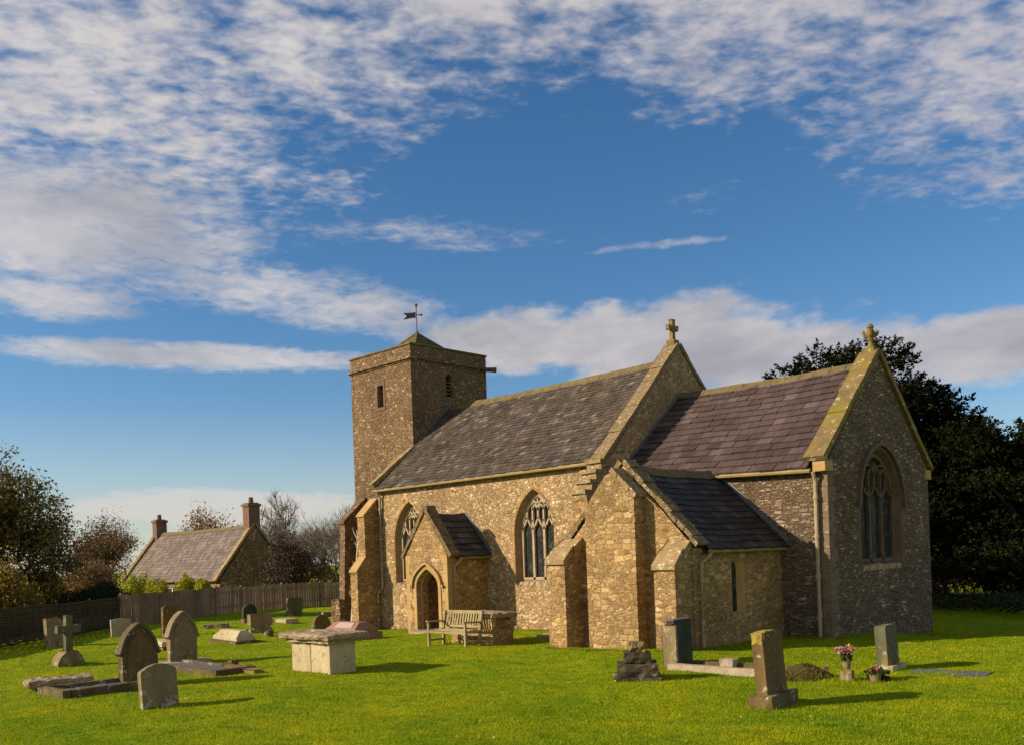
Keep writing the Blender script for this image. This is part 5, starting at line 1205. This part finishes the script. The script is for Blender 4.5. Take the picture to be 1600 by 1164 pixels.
# right: great cedar and yew
def cedar(name, label, x, y, H, rmax, seed, pads, trunk_r=.45, size=.19, npp=3000):
    t = thing(name, label, 'tree', (x, y, gz(x, y)), 0, 'dark evergreens beside the church'); rd = random.Random(seed); r = np.random.default_rng(seed)
    m = MB(); m.tube([(0,0,-.4), (.1,.05,H*.25), (-.1,.1,H*.5), (.05,0,H*.78)], [trunk_r, trunk_r*.8, trunk_r*.5, .06], 9)
    cs = []
    for (px, py, pz, ax, ay, az) in pads:
        m.tube([(0, 0, max(.8, pz*.7)), (px*.5, py*.5, pz*.85), (px, py, pz)], [trunk_r*.35, trunk_r*.2, .03], 5)
        n = int(npp*ax*ay*(.40 if az < .36 else .6 if az < .6 else 1.0)/2.0)
        # tufts: short sprays pointing outwards and up from the pad
        k = max(10, n//26); d = r.normal(size=(k, 3)); d /= np.linalg.norm(d, axis=1)[:, None]; tc = np.array([px, py, pz])+d*np.array([ax, ay, az])*(r.random(k)**.33)[:, None]
        dirn = d*np.array([1, 1, .5])+np.array([0, 0, .35])+r.normal(size=(k, 3))*.3; dirn /= np.linalg.norm(dirn, axis=1)[:, None]
        s = r.random((k, 26)); c = tc[:, None, :]+dirn[:, None, :]*(s[..., None]*.55)+r.normal(size=(k, 26, 3))*(.10*(1.1-s))[..., None]
        cs.append(c.reshape(-1, 3))
    m.build('trunk', m_bark, t)
    c = np.concatenate(cs); c = c[c[:, 2] > .1]
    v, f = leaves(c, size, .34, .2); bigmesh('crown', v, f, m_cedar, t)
    return t
rp = random.Random(5)
pads = [(0, 0, 10.3, 1.7, 1.7, .75), (-1.4, -1.3, 10.1, 1.4, 1.3, .75), (-2.4, -2.3, 9.5, 1.2, 1.2, .65), (-1.2, -1.2, 9.2, 1.6, 1.6, .7), (1.3, 1.2, 8.9, 1.2, 1.1, .45), (2.3, 2.2, 8.5, 1.1, .9, .22), (.4, .3, 8.8, 2.0, 2.0, .7), (1.6, 1.6, 8.2, 1.6, 1.6, .6)]
for i in range(34):
    z = rp.uniform(2.0, 8.2); a = rp.uniform(0, 2*math.pi); rr = rp.uniform(.5, 3.6)*(1.1-z/16)
    if math.cos(a)+math.sin(a) > .4 and z > 6: z *= .80
    pads.append((math.cos(a)*rr, math.sin(a)*rr, z, rp.uniform(1.2, 2.0), rp.uniform(1.2, 2.0), rp.uniform(.45, .8)))
for u, z in ((2.6, 7.3), (3.4, 6.6), (4.2, 6.0), (3.2, 5.0), (4.6, 4.4), (3.8, 3.2), (4.8, 2.4)):   # heavy shoulder of boughs sweeping down beside the gable
    pads.append((.72*u, .70*u, z, 1.7, 1.7, .7))
CED = (-6.7, 18.2)
cedar('cedar_tree', 'huge dark cedar rising behind the chancel roof and gable cross', CED[0], CED[1], 10.4, 4, 3, pads)
pads = []
for i in range(58):
    z = rp.uniform(1.5, 6.9); a = rp.uniform(0, 2*math.pi); rr = rp.uniform(.5, 5.0)*(1.12-z/12); pads.append((math.cos(a)*rr, math.sin(a)*rr, z, rp.uniform(1.1, 2.0), rp.uniform(1.1, 2.0), rp.uniform(.14, .34) if z > 4 else rp.uniform(.3, .6)))
for u in (1.2, 2.2, 3.2, 4.2):
    pads.append((.71*u, .70*u, .95, 1.2, 1.2, .7)); pads.append((.71*u+.8, .70*u-.8, 1.7, 1.3, 1.3, .6))
cedar('cedar_tree', 'broad low dark cedar with layered boughs at the right edge of the churchyard', -1.3, 19.6, 8.6, 5, 8, pads)
pads = []
for i in range(26):
    z = rp.uniform(1.6, 7.6); a = rp.uniform(0, 2*math.pi); rr = rp.uniform(.3, 3.6)*(1.12-z/12); pads.append((math.cos(a)*rr, math.sin(a)*rr, z, rp.uniform(1.2, 2.0), rp.uniform(1.2, 2.0), rp.uniform(.4, .7)))
cedar('yew_tree', 'dark spreading yew between the two cedars, low boughs nearly to the lawn', -5.4, 21.6, 8.0, 4, 9, pads)
blob_shrub('pink_shrub', 'dull pink-red shrub glimpsed under the dark cedar boughs', -3.4, 18.6, 1.7, 1.2, 2.0, 5000, .12, m_pinkbush, 'shrub', lumps=7)
blob_shrub('yellow_shrub', 'sunlit yellow-green shrub beyond the shade at the far right', -9.0, 37.5, 4.5, 2.0, 2.2, 6000, .18, m_ylgr, 'shrub', lumps=8)
blob_shrub('laurel_bush', 'dark rounded bush under the cedar boughs at the right edge', -1.7, 18.6, 1.1, 1.1, 1.5, 7000, .12, m_cedar, 'shrub', lumps=7)
blob_shrub('dark_hedge', 'long low dark hedge closing the lawn under the cedars', -1.2, 15.2, 3.8, 3.2, .65, 9000, .10, m_hedge, 'hedge', lumps=14)
make_grass()
# fallen leaves on the lawn
n = 260; D = 11+rng.random(n)**1.4*16; L = (rng.random(n)-.5)*1.2*D
fw = np.array([-math.sin(R(YAW)), math.cos(R(YAW))]); rt = np.array([math.cos(R(YAW)), math.sin(R(YAW))]); p = CAM[:2]+fw*D[:, None]+rt*L[:, None]
c = np.stack([p[:, 0], p[:, 1], tz(p[:, 0], p[:, 1])+.03], 1); v, f = leaves(c, .045, .7, .7); tag(bigmesh('fallen_leaves', v, f, m_litter), 'scattered small yellow autumn leaves on the lawn', 'leaf litter', kind='stuff')
